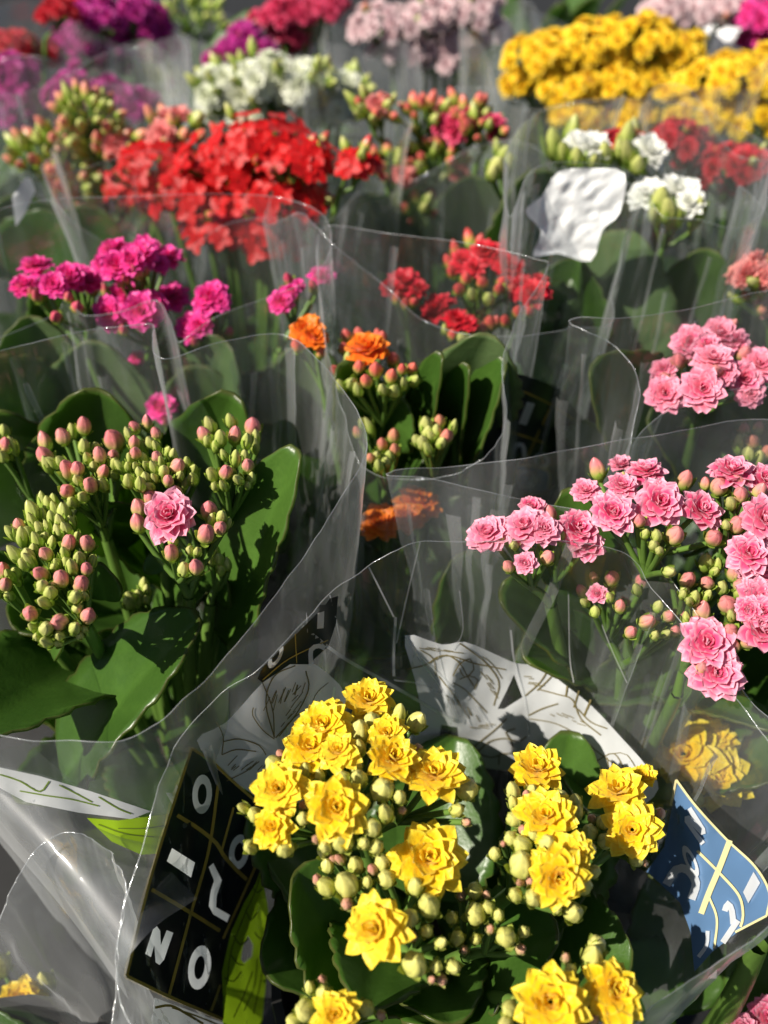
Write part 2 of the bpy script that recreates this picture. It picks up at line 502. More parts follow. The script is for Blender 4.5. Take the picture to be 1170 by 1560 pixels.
_dbl = [double_flower(k, o) for k, o in ((1, 1), (2, 1), (3, 1), (4, 0.85), (5, 0.9), (7, .95), (6, 0.5))]
_rnd = [double_flower(k, o, True) for k, o in ((11, 1), (12, 1), (13, 1), (14, 0.8), (15, 0.9), (17, .95), (16, 0.5))]
_sgl = [single_flower(k) for k in range(20, 24)]
_budbig = [bud_geo(k, 0.44, .95, 1.5) for k in (30, 31, 32)] + [bud_geo(33, 0.52, 0.86, 1.6), bud_geo(34, .38, .98, 1.4), bud_geo(35, .5, .9, 1.55)]
_budgrn = [bud_geo(k, 0.72, 0.82, 1.65) for k in (40, 41)] + [bud_geo(42, 0.6, 0.9, 1.5), bud_geo(43, 0.8, 0.75, 1.8)]
_budyel = [bud_geo(k, 0.5, .95, 1.4, 5) for k in (50, 51)] + [bud_geo(52, .42, .9, 1.5, 5), bud_geo(53, .6, .84, 1.65, 5), bud_geo(54, .36, 1.0, 1.3, 5), bud_geo(55, .66, .78, 1.75, 5)]
_cache = {}
ROUND = ('pink', 'rose', 'salmon', 'blush', 'magenta', 'cerise', 'purple', 'orange')
def flower_mesh(kind, colour, rng):
    src = _sgl if kind == 'single' else (_rnd if colour in ROUND else _dbl)
    i = rng.randrange(len(src) - (0 if kind == 'single' else 1))
    if kind == 'half':
        i = len(src) - 1
    key = (kind == 'single', colour, i)
    if key not in _cache:
        V, F, T = src[i]
        _cache[key] = mesh_from("%s_flower" % colour, V, F, T, True, PET[colour])
    return _cache[key]

def bud_mesh(kind, rng):
    src = _budgrn if kind == 'greenbud' else (_budyel if kind in ('yellowbud', 'blushbud') else _budbig)
    i = rng.randrange(len(src))
    key = ('bud', kind, i)
    if key not in _cache:
        V, F, T = src[i]
        _cache[key] = mesh_from(kind, V, F, T, True, BUD[kind])
    return _cache[key]

def link(name, me, parent=None, loc=None, rot=None, scale=None):
    o = bpy.data.objects.new(name, me)
    COL.objects.link(o)
    if parent:
        o.parent = parent
    if loc is not None:
        o.location = loc
    if rot is not None:
        o.rotation_mode = 'QUATERNION'
        o.rotation_quaternion = rot
    if scale is not None:
        o.scale = (scale,) * 3 if isinstance(scale, (int, float)) else scale
    return o

def thing(name, label, cat, loc=(0, 0, 0), group=None):
    o = bpy.data.objects.new(name, None)
    COL.objects.link(o)
    o.location = loc
    o.empty_display_size = 0.02
    o['label'] = label; o['category'] = cat
    if group:
        o['group'] = group
    return o

def tube(V, F, pts, r0, r1, n=7):
    b = len(V); m = len(pts)
    prev = None
    for k, p in enumerate(pts):
        d = (pts[min(k + 1, m - 1)] - pts[max(k - 1, 0)])
        if d.length < 1e-9:
            d = Vector((0, 0, 1))
        d.normalize()
        x = d.orthogonal() if prev is None else (prev - d * prev.dot(d))
        if x.length < 1e-6:
            x = d.orthogonal()
        x.normalize(); prev = x
        y = d.cross(x)
        r = r0 + (r1 - r0) * k / (m - 1)
        for i in range(n):
            a = 2 * math.pi * i / n
            V.append(p + x * (r * math.cos(a)) + y * (r * math.sin(a)))
    for k in range(m - 1):
        for i in range(n):
            F.append((b + k * n + i, b + k * n + (i + 1) % n, b + (k + 1) * n + (i + 1) % n, b + (k + 1) * n + i))

def bez(a, b, c, n=7):
    return [a * (1 - t) ** 2 + b * (2 * t * (1 - t)) + c * t * t for t in [i / (n - 1) for i in range(n)]]

def leaf_mesh(base, tip, width, nrm, cup=0.25, droop=0.15, scallop=0.07, nsc=7, rng=random, thick=0.0011, mat=None):
    """thick oval succulent leaf with scalloped margin from base to tip; returns mesh local to base"""
    ax = (tip - base); L = ax.length; ax.normalize()
    side = ax.cross(nrm); side.normalize()
    up = side.cross(ax); up.normalize()
    ny, nx = 26, 10
    V, F, T = [], [], []
    top = []
    ph = rng.random() * 3
    for j in range(ny + 1):
        s = j / ny
        w = width * 0.5 * (max(0.0, math.sin(math.pi * (s ** 0.72) * 0.985)) ** 0.58)
        w = max(w, width * 0.07 * (1 - s) + 0.0004)
        for i in range(nx + 1):
            t = 2 * i / nx - 1
            sc = 1 + scallop * (abs(math.sin(nsc * math.pi * s + ph)) - 0.6) * abs(t) ** 6
            y = t * w * sc
            h = cup * w * (abs(t) ** 1.7) + droop * L * (s * (1 - s)) * 1.0 - 0.0 - 0.05 * w * math.exp(-(t * 5) ** 2)
            h += 0.06 * w * math.sin(9 * s + ph * 2) * t * abs(t)
            ln = L * s * (1 + 0.02 * math.sin(ph * 5))
            top.append(ax * ln + side * y + up * h)
            T.append((min(1, math.exp(-(t * 7) ** 2) * (1 - s) + 0.35 * max(0, math.sin(18 * s - 5 * abs(t))) ** 6), max(abs(t), (s - 0.5) * 2 if s > .5 else 0), 0))
    n = len(top)
    V = top + [p - up * thick for p in top]
    T = T + T
    W = nx + 1
    for j in range(ny):
        for i in range(nx):
            q = j * W + i
            F.append((q, q + 1, q + W + 1, q + W))
            F.append((n + q, n + q + W, n + q + W + 1, n + q + 1))
    for j in range(ny):
        for i in (0, nx):
            q = j * W + i
            F.append((q, q + W, n + q + W, n + q) if i == 0 else (q + W, q, n + q, n + q + W))
    for i in range(nx):
        q = ny * W + i
        F.append((q, q + 1, n + q + 1, n + q))
        F.append((i + 1, i, n + i, n + i + 1))
    return mesh_from("kalanchoe_leaf", V, F, T, True, mat or M['leaf'])

# ------------------------------------------------------------------ plants
POT_ME = None
def pot_mesh():
    global POT_ME
    if POT_ME:
        return POT_ME
    V, F = [], []
    prof = [(0.036, 0.0), (0.047, 0.088), (0.051, 0.089), (0.051, 0.097), (0.0475, 0.097), (0.0465, 0.085)]
    n = 28
    for r, z in prof:
        for i in range(n):
            a = 2 * math.pi * i / n
            V.append((r * math.cos(a), r * math.sin(a), z))
    for j in range(len(prof) - 1):
        for i in range(n):
            F.append((j * n + i, j * n + (i + 1) % n, (j + 1) * n + (i + 1) % n, (j + 1) * n + i))
    F.append(tuple(reversed(range(n))))
    POT_ME = mesh_from("plant_pot", V, F, None, False, M['pot'])
    return POT_ME
SOIL_ME = None
def soil_mesh():
    global SOIL_ME
    if SOIL_ME:
        return SOIL_ME
    V = [(0, 0, 0.088)]; F = []
    n = 28
    for k, r in enumerate((0.016, 0.032, 0.0466)):
        for i in range(n):
            a = 2 * math.pi * i / n
            V.append((r * math.cos(a), r * math.sin(a), 0.086 + 0.003 * noise.noise(Vector((r * 200, a * 2, 0)))))
    for i in range(n):
        F.append((0, 1 + i, 1 + (i + 1) % n))
    for k in range(2):
        for i in range(n):
            F.append((1 + k * n + i, 1 + (k + 1) * n + i, 1 + (k + 1) * n + (i + 1) % n, 1 + k * n + (i + 1) % n))
    SOIL_ME = mesh_from("soil", V, F, None, True, M['soil'])
    return SOIL_ME

GROUP_P = 'potted kalanchoes on the flower stall'
class Plant:
    def __init__(self, label, cx, cyy, colour, seed=0, pot=True, green=0.25):
        self.green = green
        self.base = Vector((cx, cyy, 0.0))
        self.colour = colour
        self.rng = random.Random(seed)
        self.root = thing("kalanchoe", label, "potted plant", self.base, GROUP_P)
        if pot:
            link("pot", pot_mesh(), self.root)
            link("soil", soil_mesh(), self.root)

    def head_items(self, items, fork_drop=0.030, stem_r=0.0021):
        """items: (pos, normal, mesh, name, scale, stalk_start)"""
        rng = self.rng
        c = Vector((0, 0, 0))
        for it in items:
            c += it[0]
        c /= len(items)
        low = min(it[0].z for it in items)
        fork = Vector((c.x, c.y, min(c.z - fork_drop, low - 0.012)))
        fork += (self.base - fork).to_2d().to_3d() * 0.15
        V, F = [], []
        b0 = Vector((self.base.x + 0.25 * (c.x - self.base.x), self.base.y + 0.25 * (c.y - self.base.y), 0.10))
        o = fork
        mid = (b0 + fork) * 0.5 + Vector((0.1 * (c.x - self.base.x), 0.1 * (c.y - self.base.y), 0.02))
        tube(V, F, [p - o for p in bez(b0, mid, fork, 8)], stem_r * 1.25, stem_r, 8)
        # secondary forks
        subs = []
        k = max(1, min(6, len(items) // 6))
        for i in range(k):
            a = 2 * math.pi * i / k + rng.random()
            seeds_ = sorted(items, key=lambda it: -((it[0] - c).to_2d().dot(Vector((math.cos(a), math.sin(a))))))
            g = seeds_[:max(1, len(items) // (k + 1))]
            gc = sum((it[0] for it in g), Vector()) / len(g)
            sf = fork.lerp(gc, 0.45) - Vector((0, 0, 0.003))
            subs.append(sf)
            tube(V, F, [p - o for p in bez(fork, fork.lerp(sf, 0.5) + Vector((0, 0, .002)), sf, 5)], stem_r * 0.8, stem_r * 0.6, 6)
        for it in items:
            e = it[0] - it[1] * (it[4] * it[5])
            sf = min(subs, key=lambda q: (q - e).length)
            tube(V, F, [p - o for p in bez(sf, sf.lerp(e, 0.55) - it[1] * 0.004 + Vector((0, 0, .001)), e + it[1] * 0.0008, 6)], stem_r * 0.5, stem_r * 0.42, 6)
        h = link("flower_head", mesh_from("head_stalks", V, F, None, True, M['stem']), self.root, fork - self.base)
        for pos, nrm, me, nm, sc, back in items:
            q = nrm.to_track_quat('Z', 'Y') @ Quaternion((0, 0, 1), rng.random() * 6.28)
            sv = (sc * rng.uniform(.93, 1.07), sc * rng.uniform(.93, 1.07), sc * rng.uniform(.92, 1.1))
            link(nm, me, h, pos - fork, q, sv)
        return h

    def normal(self, p, c, out=0.6, view=0.4):
        rng = self.rng
        d = (p - c); d.z = 0
        if d.length > 1e-6:
            d /= 0.035
        n = Vector((0, 0, 0.75)) + d * out + (CAM - p).normalized() * view + SUN * 0.12
        n += Vector((rng.uniform(-.25, .25), rng.uniform(-.25, .25), rng.uniform(-.1, .1)))
        return n.normalized()

    def head(self, z, flowers=(), buds=(), dome=0.012, fkind='double', colour=None, big='pinkbud', small='greenbud',
             small_below=0, view=0.4, out=0.6, fork_drop=0.03, org=(0, 0), k=1.0):
        """explicit head: flowers (px,py,size) and buds (px,py,size[,kind]) in crop coordinates (org, k)"""
        rng = self.rng
        colour = colour or self.colour
        allp = [(org[0] + f[0] / k, org[1] + f[1] / k, f[2] / k, 'f', f[3:]) for f in flowers] + \
               [(org[0] + f[0] / k, org[1] + f[1] / k, f[2] / k, 'b', f[3:]) for f in buds]
        cx = sum(a[0] for a in allp) / len(allp); cyy = sum(a[1] for a in allp) / len(allp)
        mx = max(20, max(math.hypot(a[0] - cx, a[1] - cyy) for a in allp))
        items = []
        c3 = P(cx, cyy, z)
        for x, y, s, t, ex in allp:
            d = math.hypot(x - cx, y - cyy) / mx
            zz = z + dome * (1 - d * d) + rng.uniform(-.0015, .0015)
            if t == 'f':
                zz += 0.003
            elif s * k < small_below:
                zz -= 0.002
            p = P(x, y, zz)
            size = s * depth_of(p) / FPX
            n = self.normal(p, c3, out, view)
            if t == 'f':
                kd = ex[0] if ex and isinstance(ex[0], str) else fkind
                if len(ex) > 1:
                    n = (n * 0.5 + Vector(ex[1])).normalized()
                items.append((p, n, flower_mesh(kd, colour, rng), "flower", size * 0.585, 0.10))
                # green calyx seen under it is part of the stalk: a short tube thicker than the pedicel
            else:
                kd = ex[0] if ex else (small if s * k < small_below else big)
                sc = size * (1.08 if kd in ('yellowbud', 'blushbud') else 0.92 if kd != 'greenbud' else 1.18)
                items.append((p - n * sc * 0.7, n, bud_mesh(kd, rng), "bud", sc, 0.33))
        return self.head_items(items, fork_drop)

    def dome_head(self, px, py, z, rpx, nf, fsize, nb=0, bsize=12, fkind='single', colour=None, bud='pinkbud', flat=0.6, view=0.3, tall=1.0):
        """a domed head of nf flowers and nb buds round the point at px, py, z"""
        rng = self.rng
        colour = colour or self.colour
        c = P(px, py, z); dep = depth_of(c)
        R = rpx * dep / FPX
        c = c - Vector((0, 0, R * flat * 0.45))
        items = []
        n = nf + nb
        kinds = ['f'] * nf + ['b'] * nb
        rng.shuffle(kinds)
        for i in range(n):
            u = (i + 0.5) / n
            al = math.acos(1 - u * 1.05) if u < .95 else 1.5
            th = i * 2.39996 + rng.uniform(-.3, .3)
            dirv = Vector((math.sin(al) * math.cos(th), math.sin(al) * math.sin(th), math.cos(al)))
            p = c + Vector((dirv.x * R, dirv.y * R, dirv.z * R * flat * tall)) * (rng.uniform(.70, 1.12) if fkind == 'single' else rng.uniform(.62, 1.12))
            nr = (dirv * 0.9 + Vector((0, 0, .35)) + (CAM - p).normalized() * view + Vector((rng.uniform(-.3, .3), rng.uniform(-.3, .3), 0))).normalized()
            if kinds[i] == 'f':
                s = fsize * dep / FPX * rng.uniform(.85, 1.12)
                items.append((p, nr, flower_mesh(fkind, colour, rng), "flower", s * 0.58, 0.1))
            else:
                s = bsize * dep / FPX * rng.uniform(.75, 1.2)
                kd = bud if rng.random() > self.green else 'greenbud'
                items.append((p, nr, bud_mesh(kd, rng), "bud", s, 0.33))
        return self.head_items(items, 0.02, 0.0018)

    def leaf(self, base, tip, width, nrm=(0, 0, 1), cup=0.25, droop=0.15, pale=False, scallop=0.12, nsc=8):
        me = leaf_mesh(base, tip, width, Vector(nrm), cup, droop, scallop, nsc, self.rng, mat=M['leaf_pale'] if pale else M['leaf'])
        return link("leaf", me, self.root, base - self.base)

    def leaves(self, n=8, L=0.075, z=0.11, rise=0.055, width=0.05, pale=False, start=None, r=0.012):
        rng = self.rng
        a0 = rng.random() * 6.28 if start is None else start
        for i in range(n):
            a = a0 + i * 2.39996 * 1.0
            d = Vector((math.cos(a), math.sin(a), 0))
            zz = z + 0.05 * i / n + rng.uniform(-.008, .008)
            b = self.base + d * r + Vector((0, 0, zz))
            t = self.base + d * (L * rng.uniform(.75, 1.0)) + Vector((0, 0, zz + rise * rng.uniform(.3, 1.3)))
            self.leaf(b, t, width * rng.uniform(.8, 1.1), (d.x * -.5, d.y * -.5, 1), 0.3, rng.uniform(.05, .2), pale)
        V, F = [], []
        tube(V, F, bez(Vector((0, 0, .08)), Vector((0.002, 0, .12)), Vector((0, 0.002, .16)), 6), 0.0045, 0.003, 8)
        link("stem", mesh_from("main_stem", V, F, None, True, M['stem']), self.root)

# ------------------------------------------------------------------ sleeves
def catmull(pts, per):
    out = []
    n = len(pts)
    for i in range(n):
        p0, p1, p2, p3 = pts[i - 1], pts[i], pts[(i + 1) % n], pts[(i + 2) % n]
        for k in range(per):
            t = k / per
            out.append(0.5 * ((2 * p1) + (p2 - p0) * t + (2 * p0 - 5 * p1 + 4 * p2 - p3) * t * t + (3 * p1 - p0 - 3 * p2 + p3) * t ** 3))
    return out

GROUP_S = 'clear plastic sleeves round the plants'
class Sleeve:
    def __init__(self, label, cx, cyy, rim, rb=0.05, bulge=0.004, crumple=0.0034, seed=0, mat='film', rows=44, per=None, v0=0.0, pleat=0.0004):
        self.c = Vector((cx, cyy, 0))
        self.root = thing("flower_sleeve", label, "plastic sleeve", self.c, GROUP_S)
        n0 = len(rim)
        per = per or max(3, 220 // n0)
        R = catmull(rim, per)
        n = len(R)
        V, F = [], []
        for j in range(rows + 1):
            v = v0 + (1 - v0) * j / rows
            for i in range(n):
                r = R[i]
                d = (r - self.c); d.z = 0; d.normalize()
                b = self.c + d * rb
                p = b.lerp(r, v)
                p += d * (bulge * math.sin(math.pi * v))
                q = p * 26.0 + Vector((seed * 7.3, 0, 0)); q.z *= 0.45
                nz = noise.noise(q) * 1.1 + (abs(noise.noise(q * 2.1)) - .25) * 1.0 + (abs(noise.noise(q * 5.2)) - .25) * 0.35
                p += d * (crumple * nz * min(1, 0.25 + v) * 1.6 * (1 - 0.7 * v ** 8))
                th = 2 * math.pi * i / n
                p += d * (pleat * v * v * (noise.noise(Vector((math.cos(th) * 5, math.sin(th) * 5, seed * 3.1))) * 2 + noise.noise(Vector((math.cos(th) * 11, math.sin(th) * 11, seed * 1.7)))))
                V.append(p - self.c)
        for j in range(rows):
            for i in range(n):
                F.append((j * n + i, j * n + (i + 1) % n, (j + 1) * n + (i + 1) % n, (j + 1) * n + i))
        link("clear_film", mesh_from("sleeve_film", V, F, None, True, M[mat]), self.root)
        self.bvh = BVHTree.FromPolygons([v + self.c for v in V], F)
        self.grid, self.n, self.rows = V, n, rows
        rimpts = [V[rows * n + i] for i in range(n)]
        TV, TF = [], []
        tube(TV, TF, rimpts + [rimpts[0]], 0.00015, 0.00015, 5)
        link("rim_edge", mesh_from("sleeve_rim", TV, TF, None, True, M['edge']), self.root)

    def folds(self, count, seed, lo=0.45):
        """narrow standing pleats of doubled film running down from the rim"""
        rng = random.Random(seed)
        n, rows = self.n, self.rows
        for _ in range(count):
            i0 = rng.randrange(n); w = rng.uniform(.0006, .0028)
            v0 = rng.uniform(lo, .75); v1 = rng.uniform(.86, .995)
            drift = rng.uniform(-5, 5)
            FV, FF = [], []
            m = 14
            for k in range(m + 1):
                v = v0 + (v1 - v0) * k / m
                j = min(rows - 1, int(v * rows)); fy = v * rows - j
                fi = (i0 + drift * k / m) % n
                a_ = int(fi) % n; b_ = (a_ + 1) % n; fx = fi - int(fi)
                p = (self.grid[j * n + a_].lerp(self.grid[j * n + b_], fx)).lerp(self.grid[(j + 1) * n + a_].lerp(self.grid[(j + 1) * n + b_], fx), fy)
                t = (self.grid[j * n + b_] - self.grid[j * n + a_])
                t = t.normalized() if t.length > 1e-7 else Vector((1, 0, 0))
                o = Vector((p.x, p.y, 0)); o = o.normalized() if o.length > 1e-6 else Vector((1, 0, 0))
                ww = w * (0.25 + 0.75 * k / m)
                FV += [p - t * ww + o * .0004, p + o * (.0004 + ww * .8), p + t * ww + o * .0004]
            for k in range(m):
                for q in (0, 1):
                    FF.append((k * 3 + q, k * 3 + q + 1, k * 3 + q + 4, k * 3 + q + 3))
            link("film_fold", mesh_from("film_fold", FV, FF, None, True, M['fold']), self.root)

    def hit(self, px, py, which=0, off=0.0004):
        d = ray(px, py); L = d.length; d = d / L
        o = CAM.copy(); got = None; k = 0
        while k <= which:
            loc, nr, idx, dist = self.bvh.ray_cast(o, d, 3.0)
            if loc is None:
                break
            got = loc; k += 1
            o = loc + d * 0.0015
        if got is None:
            return None
        return got - d * off

    def smooth(self, poly):
        n = len(poly); out = []
        P2 = [Vector(p) for p in poly]
        for i in range(n):
            p0, p1, p2, p3 = P2[i - 1], P2[i], P2[(i + 1) % n], P2[(i + 2) % n]
            for k in range(3):
                t = k / 3
                q = 0.5 * ((2 * p1) + (p2 - p0) * t + (2 * p0 - 5 * p1 + 4 * p2 - p3) * t * t + (3 * p1 - p0 - 3 * p2 + p3) * t ** 3)
                out.append((q.x, q.y))
        return out

    def print_poly(self, poly, mat, name="printed_panel", which=0, off=0.0004, step=9.0, parent=None, holes=None, label=None, cuts=None, crinkle=0.0):
        """flat print on the film: fill a pixel outline and lay it on the film"""
        pts, edges = [], []
        loops = [poly] + (holes or []) + [l for c in (cuts or []) for l in c if l]
        for lp in loops:
            s0 = len(pts)
            for a, b in zip(lp, lp[1:] + lp[:1]):
                n = max(1, int(math.hypot(b[0] - a[0], b[1] - a[1]) / step))
                for k in range(n):
                    pts.append(Vector((a[0] + (b[0] - a[0]) * k / n, a[1] + (b[1] - a[1]) * k / n)))
            m = len(pts) - s0
            edges += [(s0 + i, s0 + (i + 1) % m) for i in range(m)]
        xs = [p[0] for p in poly]; ys = [p[1] for p in poly]
        y = min(ys) + step / 2
        while y < max(ys):
            x = min(xs) + step / 2
            while x < max(xs):
                pts.append(Vector((x, y))); x += step
            y += step
        V2, E2, F2, *_ = delaunay_2d_cdt(pts, edges, [], 2 if (holes) else 1, 1e-4)
        V, ok = [], []
        for v in V2:
            h = self.hit(v.x, v.y, which, off)
            ok.append(h is not None)
            if h is not None and crinkle:
                q_ = h * 120
                h = h + (CAM - h).normalized() * crinkle * (abs(noise.noise(q_)) * 1.6 + abs(noise.noise(q_ * 2.7)) * .7)
            V.append((h or Vector((0, 0, 0))) - self.c)
        def inside(lp, x, y):
            c = False
            for a, b in zip(lp, lp[1:] + lp[:1]):
                if (a[1] > y) != (b[1] > y) and x < (b[0] - a[0]) * (y - a[1]) / (b[1] - a[1]) + a[0]:
                    c = not c
            return c
        F = []
        for f in F2:
            if not all(ok[i] for i in f):
                continue
            mxd = max((V[f[i]] - V[f[i - 1]]).length for i in range(len(f)))
            if mxd > 0.02:
                continue
            g = sum((V2[i] for i in f), Vector((0, 0))) / len(f)
            if not inside(poly, g.x, g.y):
                continue
            if holes and any(inside(h, g.x, g.y) for h in holes):
                continue
            if cuts and any(inside(c[0], g.x, g.y) and not (c[1] and inside(c[1], g.x, g.y)) for c in cuts):
                continue
            F.append(tuple(f))
        if not F:
            print("EMPTY PRINT", name, poly[0])
            return None
        used = sorted({i for f in F for i in f}); mp = {u: i for i, u in enumerate(used)}
        o = link(name, mesh_from(name, [V[u] for u in used], [tuple(mp[i] for i in f) for f in F], None, True, M[mat]), parent or self.root)
        if label:
            o['label'] = label
        return o

    def strokes(self, lines, mat, name="line_art", which=0, off=0.0008, parent=None, w=3.0):
        """lines: list of (points, width px) drawn on the film as one print"""
        V, F = [], []
        for ln in lines:
            pts, ww = (ln[0], ln[1]) if isinstance(ln, tuple) and isinstance(ln[1], (int, float)) and isinstance(ln[0], list) else (ln, w)
            P2 = [Vector(p) for p in pts]
            if len(P2) > 2:
                ext = [P2[0] * 2 - P2[1]] + P2 + [P2[-1] * 2 - P2[-2]]
                dense = []
                for i in range(1, len(ext) - 2):
                    p0, p1, p2, p3 = ext[i - 1:i + 3]
                    m = max(2, int((p2 - p1).length / 7))
                    for k in range(m):
                        t = k / m
                        dense.append(0.5 * ((2 * p1) + (p2 - p0) * t + (2 * p0 - 5 * p1 + 4 * p2 - p3) * t * t + (3 * p1 - p0 - 3 * p2 + p3) * t ** 3))
                dense.append(P2[-1])
            else:
                m = max(2, int((P2[1] - P2[0]).length / 7))
                dense = [P2[0].lerp(P2[1], k / m) for k in range(m + 1)]
            prev = None
            for k, p in enumerate(dense):
                d = dense[min(k + 1, len(dense) - 1)] - dense[max(k - 1, 0)]
                if d.length < 1e-6:
                    continue
                d.normalize(); nn = Vector((-d.y, d.x)) * ww * 0.5
                a = self.hit(p.x + nn.x, p.y + nn.y, which, off); b = self.hit(p.x - nn.x, p.y - nn.y, which, off)
                if a is None or b is None or (a - b).length > 0.01:
                    prev = None; continue
                V += [a - self.c, b - self.c]
                cur = len(V) - 2
                if prev is not None and (V[prev] - V[cur]).length < 0.02:
                    F.append((prev, prev + 1, cur + 1, cur))
                prev = cur
        if not F:
            print("EMPTY STROKES", name)
            return None
        return link(name, mesh_from(name, V, F, None, True, M[mat]), parent or self.root)

def circle_rim(cx, cyy, r, z, seed, wob=0.12, n=22, zw=0.012, tilt=(0, 0)):
    rng = random.Random(seed)
    ph = [rng.random() * 6.28 for _ in range(6)]
    pts = []
    for i in range(n):
        a = 2 * math.pi * i / n
        rr = r * (1 + wob * (0.6 * math.cos(2 * a + ph[0]) + 0.5 * math.cos(3 * a + ph[1]) + 0.4 * math.cos(5 * a + ph[2]) + .25 * math.cos(8 * a + ph[3])))
        x, y = rr * math.cos(a), rr * math.sin(a)
        pts.append(Vector((cx + x, cyy + y, z + zw * math.cos(2 * a + ph[4]) + zw * .6 * math.cos(5 * a + ph[5]) + tilt[0] * x + tilt[1] * y)))
    return pts

#==SETTING==
# ------------------------------------------------------------------ setting
def box(V, F, x0, x1, y0, y1, z0, z1):
    b = len(V)
    V += [(x0, y0, z0), (x1, y0, z0), (x1, y1, z0), (x0, y1, z0), (x0, y0, z1), (x1, y0, z1), (x1, y1, z1), (x0, y1, z1)]
    F += [(b, b + 3, b + 2, b + 1), (b + 4, b + 5, b + 6, b + 7), (b, b + 1, b + 5, b + 4), (b + 1, b + 2, b + 6, b + 5), (b + 2, b + 3, b + 7, b + 6), (b + 3, b, b + 4, b + 7)]

M['asphalt'] = plastic("asphalt", (0.05, 0.05, 0.052), 0.9, 0.8, 90, 0.3)
M['tray'] = plastic("table_top", (0.011, 0.011, 0.011), 0.75, 0.3, 120, 0.2)
M['steel'] = plastic("table_legs", (0.12, 0.12, 0.13), 0.4)
M['bowl'] = plastic("white_pot", (0.75, 0.76, 0.78), 0.35, 0, 60, 0.03)
M['card'] = plastic("paper_card", (0.55, 0.56, 0.45), 0.7, 0, 60, 0.05)
pv = link("pavement", mesh_from("pavement", [(-60, -30, -0.75), (60, -30, -0.75), (60, 90, -0.75), (-60, 90, -0.75)], [(0, 1, 2, 3)], None, False, M['asphalt']))
pv['kind'] = 'structure'; 
tb = thing("display_table", "long black display table carrying all the potted flowers", "table", (0, 0.5, -0.75))
V, F = [], []; box(V, F, -1.6, 1.6, -0.75, 2.8, 0.715, 0.75 - 0.0005)
link("table_top", mesh_from("table_top", V, F, None, False, M['tray']), tb)
for sx in (-1.54, 1.54):
    for sy in (-0.7, 2.2):
        V, F = [], []; box(V, F, sx - .02, sx + .02, sy - .02, sy + .02, 0.0, 0.714)
        link("leg", mesh_from("table_leg", V, F, None, False, M['steel']), tb)
#==PLANTS==
# ------------------------------------------------------------------ front yellow plant
def R3(pts):
    return [P(x, y, z) for x, y, z in pts]

pB = Plant("bright yellow double kalanchoe in full bloom nearest the camera, beside the black letter grid", 0.010, 0.140, 'yellow', 1)
YB = dict(big='yellowbud', small='blushbud', small_below=56)
c1 = dict(org=(340, 1020), k=3.079)
pB.head(0.214, [(680, 150, 230, 'double', (0, -.2, .9)), (470, 265, 235), (410, 370, 270), (545, 385, 190), (770, 300, 170), (790, 420, 250), (265, 560, 240),
        (525, 650, 290), (235, 740, 200), (985, 495, 270, 'double', (0, .1, 1)), (530, 190, 90, 'half')],
        [(640, 295, 90), (822, 215, 80), (905, 250, 95), (700, 240, 85), (240, 445, 75), (275, 405, 50), (310, 425, 30), (385, 475, 80), (455, 500, 60), (560, 505, 70), (640, 515, 85),
         (620, 455, 60), (100, 650, 62), (150, 680, 80), (130, 830, 75), (290, 840, 80), (560, 810, 100), (480, 830, 70), (440, 795, 45), (375, 635, 45), (375, 700, 60),
         (700, 740, 80), (660, 815, 60), (715, 830, 70), (745, 560, 110), (830, 600, 65), (840, 660, 40), (765, 680, 90), (1145, 560, 100), (1095, 660, 75),
         (1140, 715, 45), (910, 370, 50), (940, 410, 50), (640, 370, 70), (500, 440, 50)], dome=0.010, out=0.5, view=0.45, **YB, **c1)
c3 = dict(org=(420, 1280), k=3.079)
pB.head(0.200, [(710, 90, 320, 'double', (.1, -.4, .8)), (475, 415, 300, 'double', (-.6, -.3, .7))],
        [(235, 45, 80), (310, 20, 95), (305, 90, 55), (270, 85, 40), (240, 115, 60), (195, 185, 50), (240, 215, 85), (335, 210, 105), (375, 120, 80), (500, 100, 70), (455, 140, 50),
         (520, 175, 75), (335, 295, 55), (470, 40, 60), (655, 215, 75), (730, 215, 55), (720, 310, 110), (630, 365, 85), (705, 425, 75), (640, 450, 50), (770, 485, 60),
         (650, 580, 110), (755, 590, 60), (830, 590, 80), (780, 655, 50), (730, 655, 40), (430, 200, 60)], dome=0.010, **YB, **c3)
pB.head(0.192, [], [(850, 460, 85), (940, 465, 60), (885, 515, 50), (825, 365, 60), (935, 345, 100), (1000, 315, 60), (1045, 355, 60), (935, 235, 75), (870, 260, 45), (990, 255, 40),
         (1005, 420, 50), (1080, 455, 90), (1150, 510, 50), (1165, 430, 60)], dome=0.008, **YB, **c3)
c2 = dict(org=(700, 1120), k=3.079)
pB.head(0.203, [(365, 170, 240, 'double', (0, .1, 1)), (405, 385, 265), (460, 665, 250, 'double', (.1, -.5, .7)), (545, 545, 150), (390, 590, 120, 'half')],
        [(250, 265, 75), (315, 285, 45), (255, 325, 60), (255, 390, 70), (300, 445, 50), (350, 470, 60), (295, 510, 85), (410, 510, 95), (290, 610, 110), (245, 485, 70), (165, 555, 60),
         (205, 510, 40), (285, 690, 45), (330, 690, 50), (265, 750, 75), (350, 760, 95), (455, 815, 60), (530, 830, 100), (580, 700, 90), (595, 545, 90), (630, 640, 60),
         (475, 295, 70), (540, 330, 80), (550, 370, 60), (340, 260, 60)], dome=0.010, **YB, **c2)
pB.head(0.190, [(745, 265, 250, 'double', (0, .1, .9)), (810, 445, 240), (865, 195, 110, 'half')],
        [(610, 455, 75), (670, 410, 60), (685, 495, 70), (890, 350, 60), (940, 370, 55), (935, 415, 40), (830, 585, 65), (910, 520, 45), (620, 390, 40), (720, 400, 50), (870, 600, 40)], dome=0.007, **YB, **c2)
c4 = dict(org=(790, 1280), k=3.079)
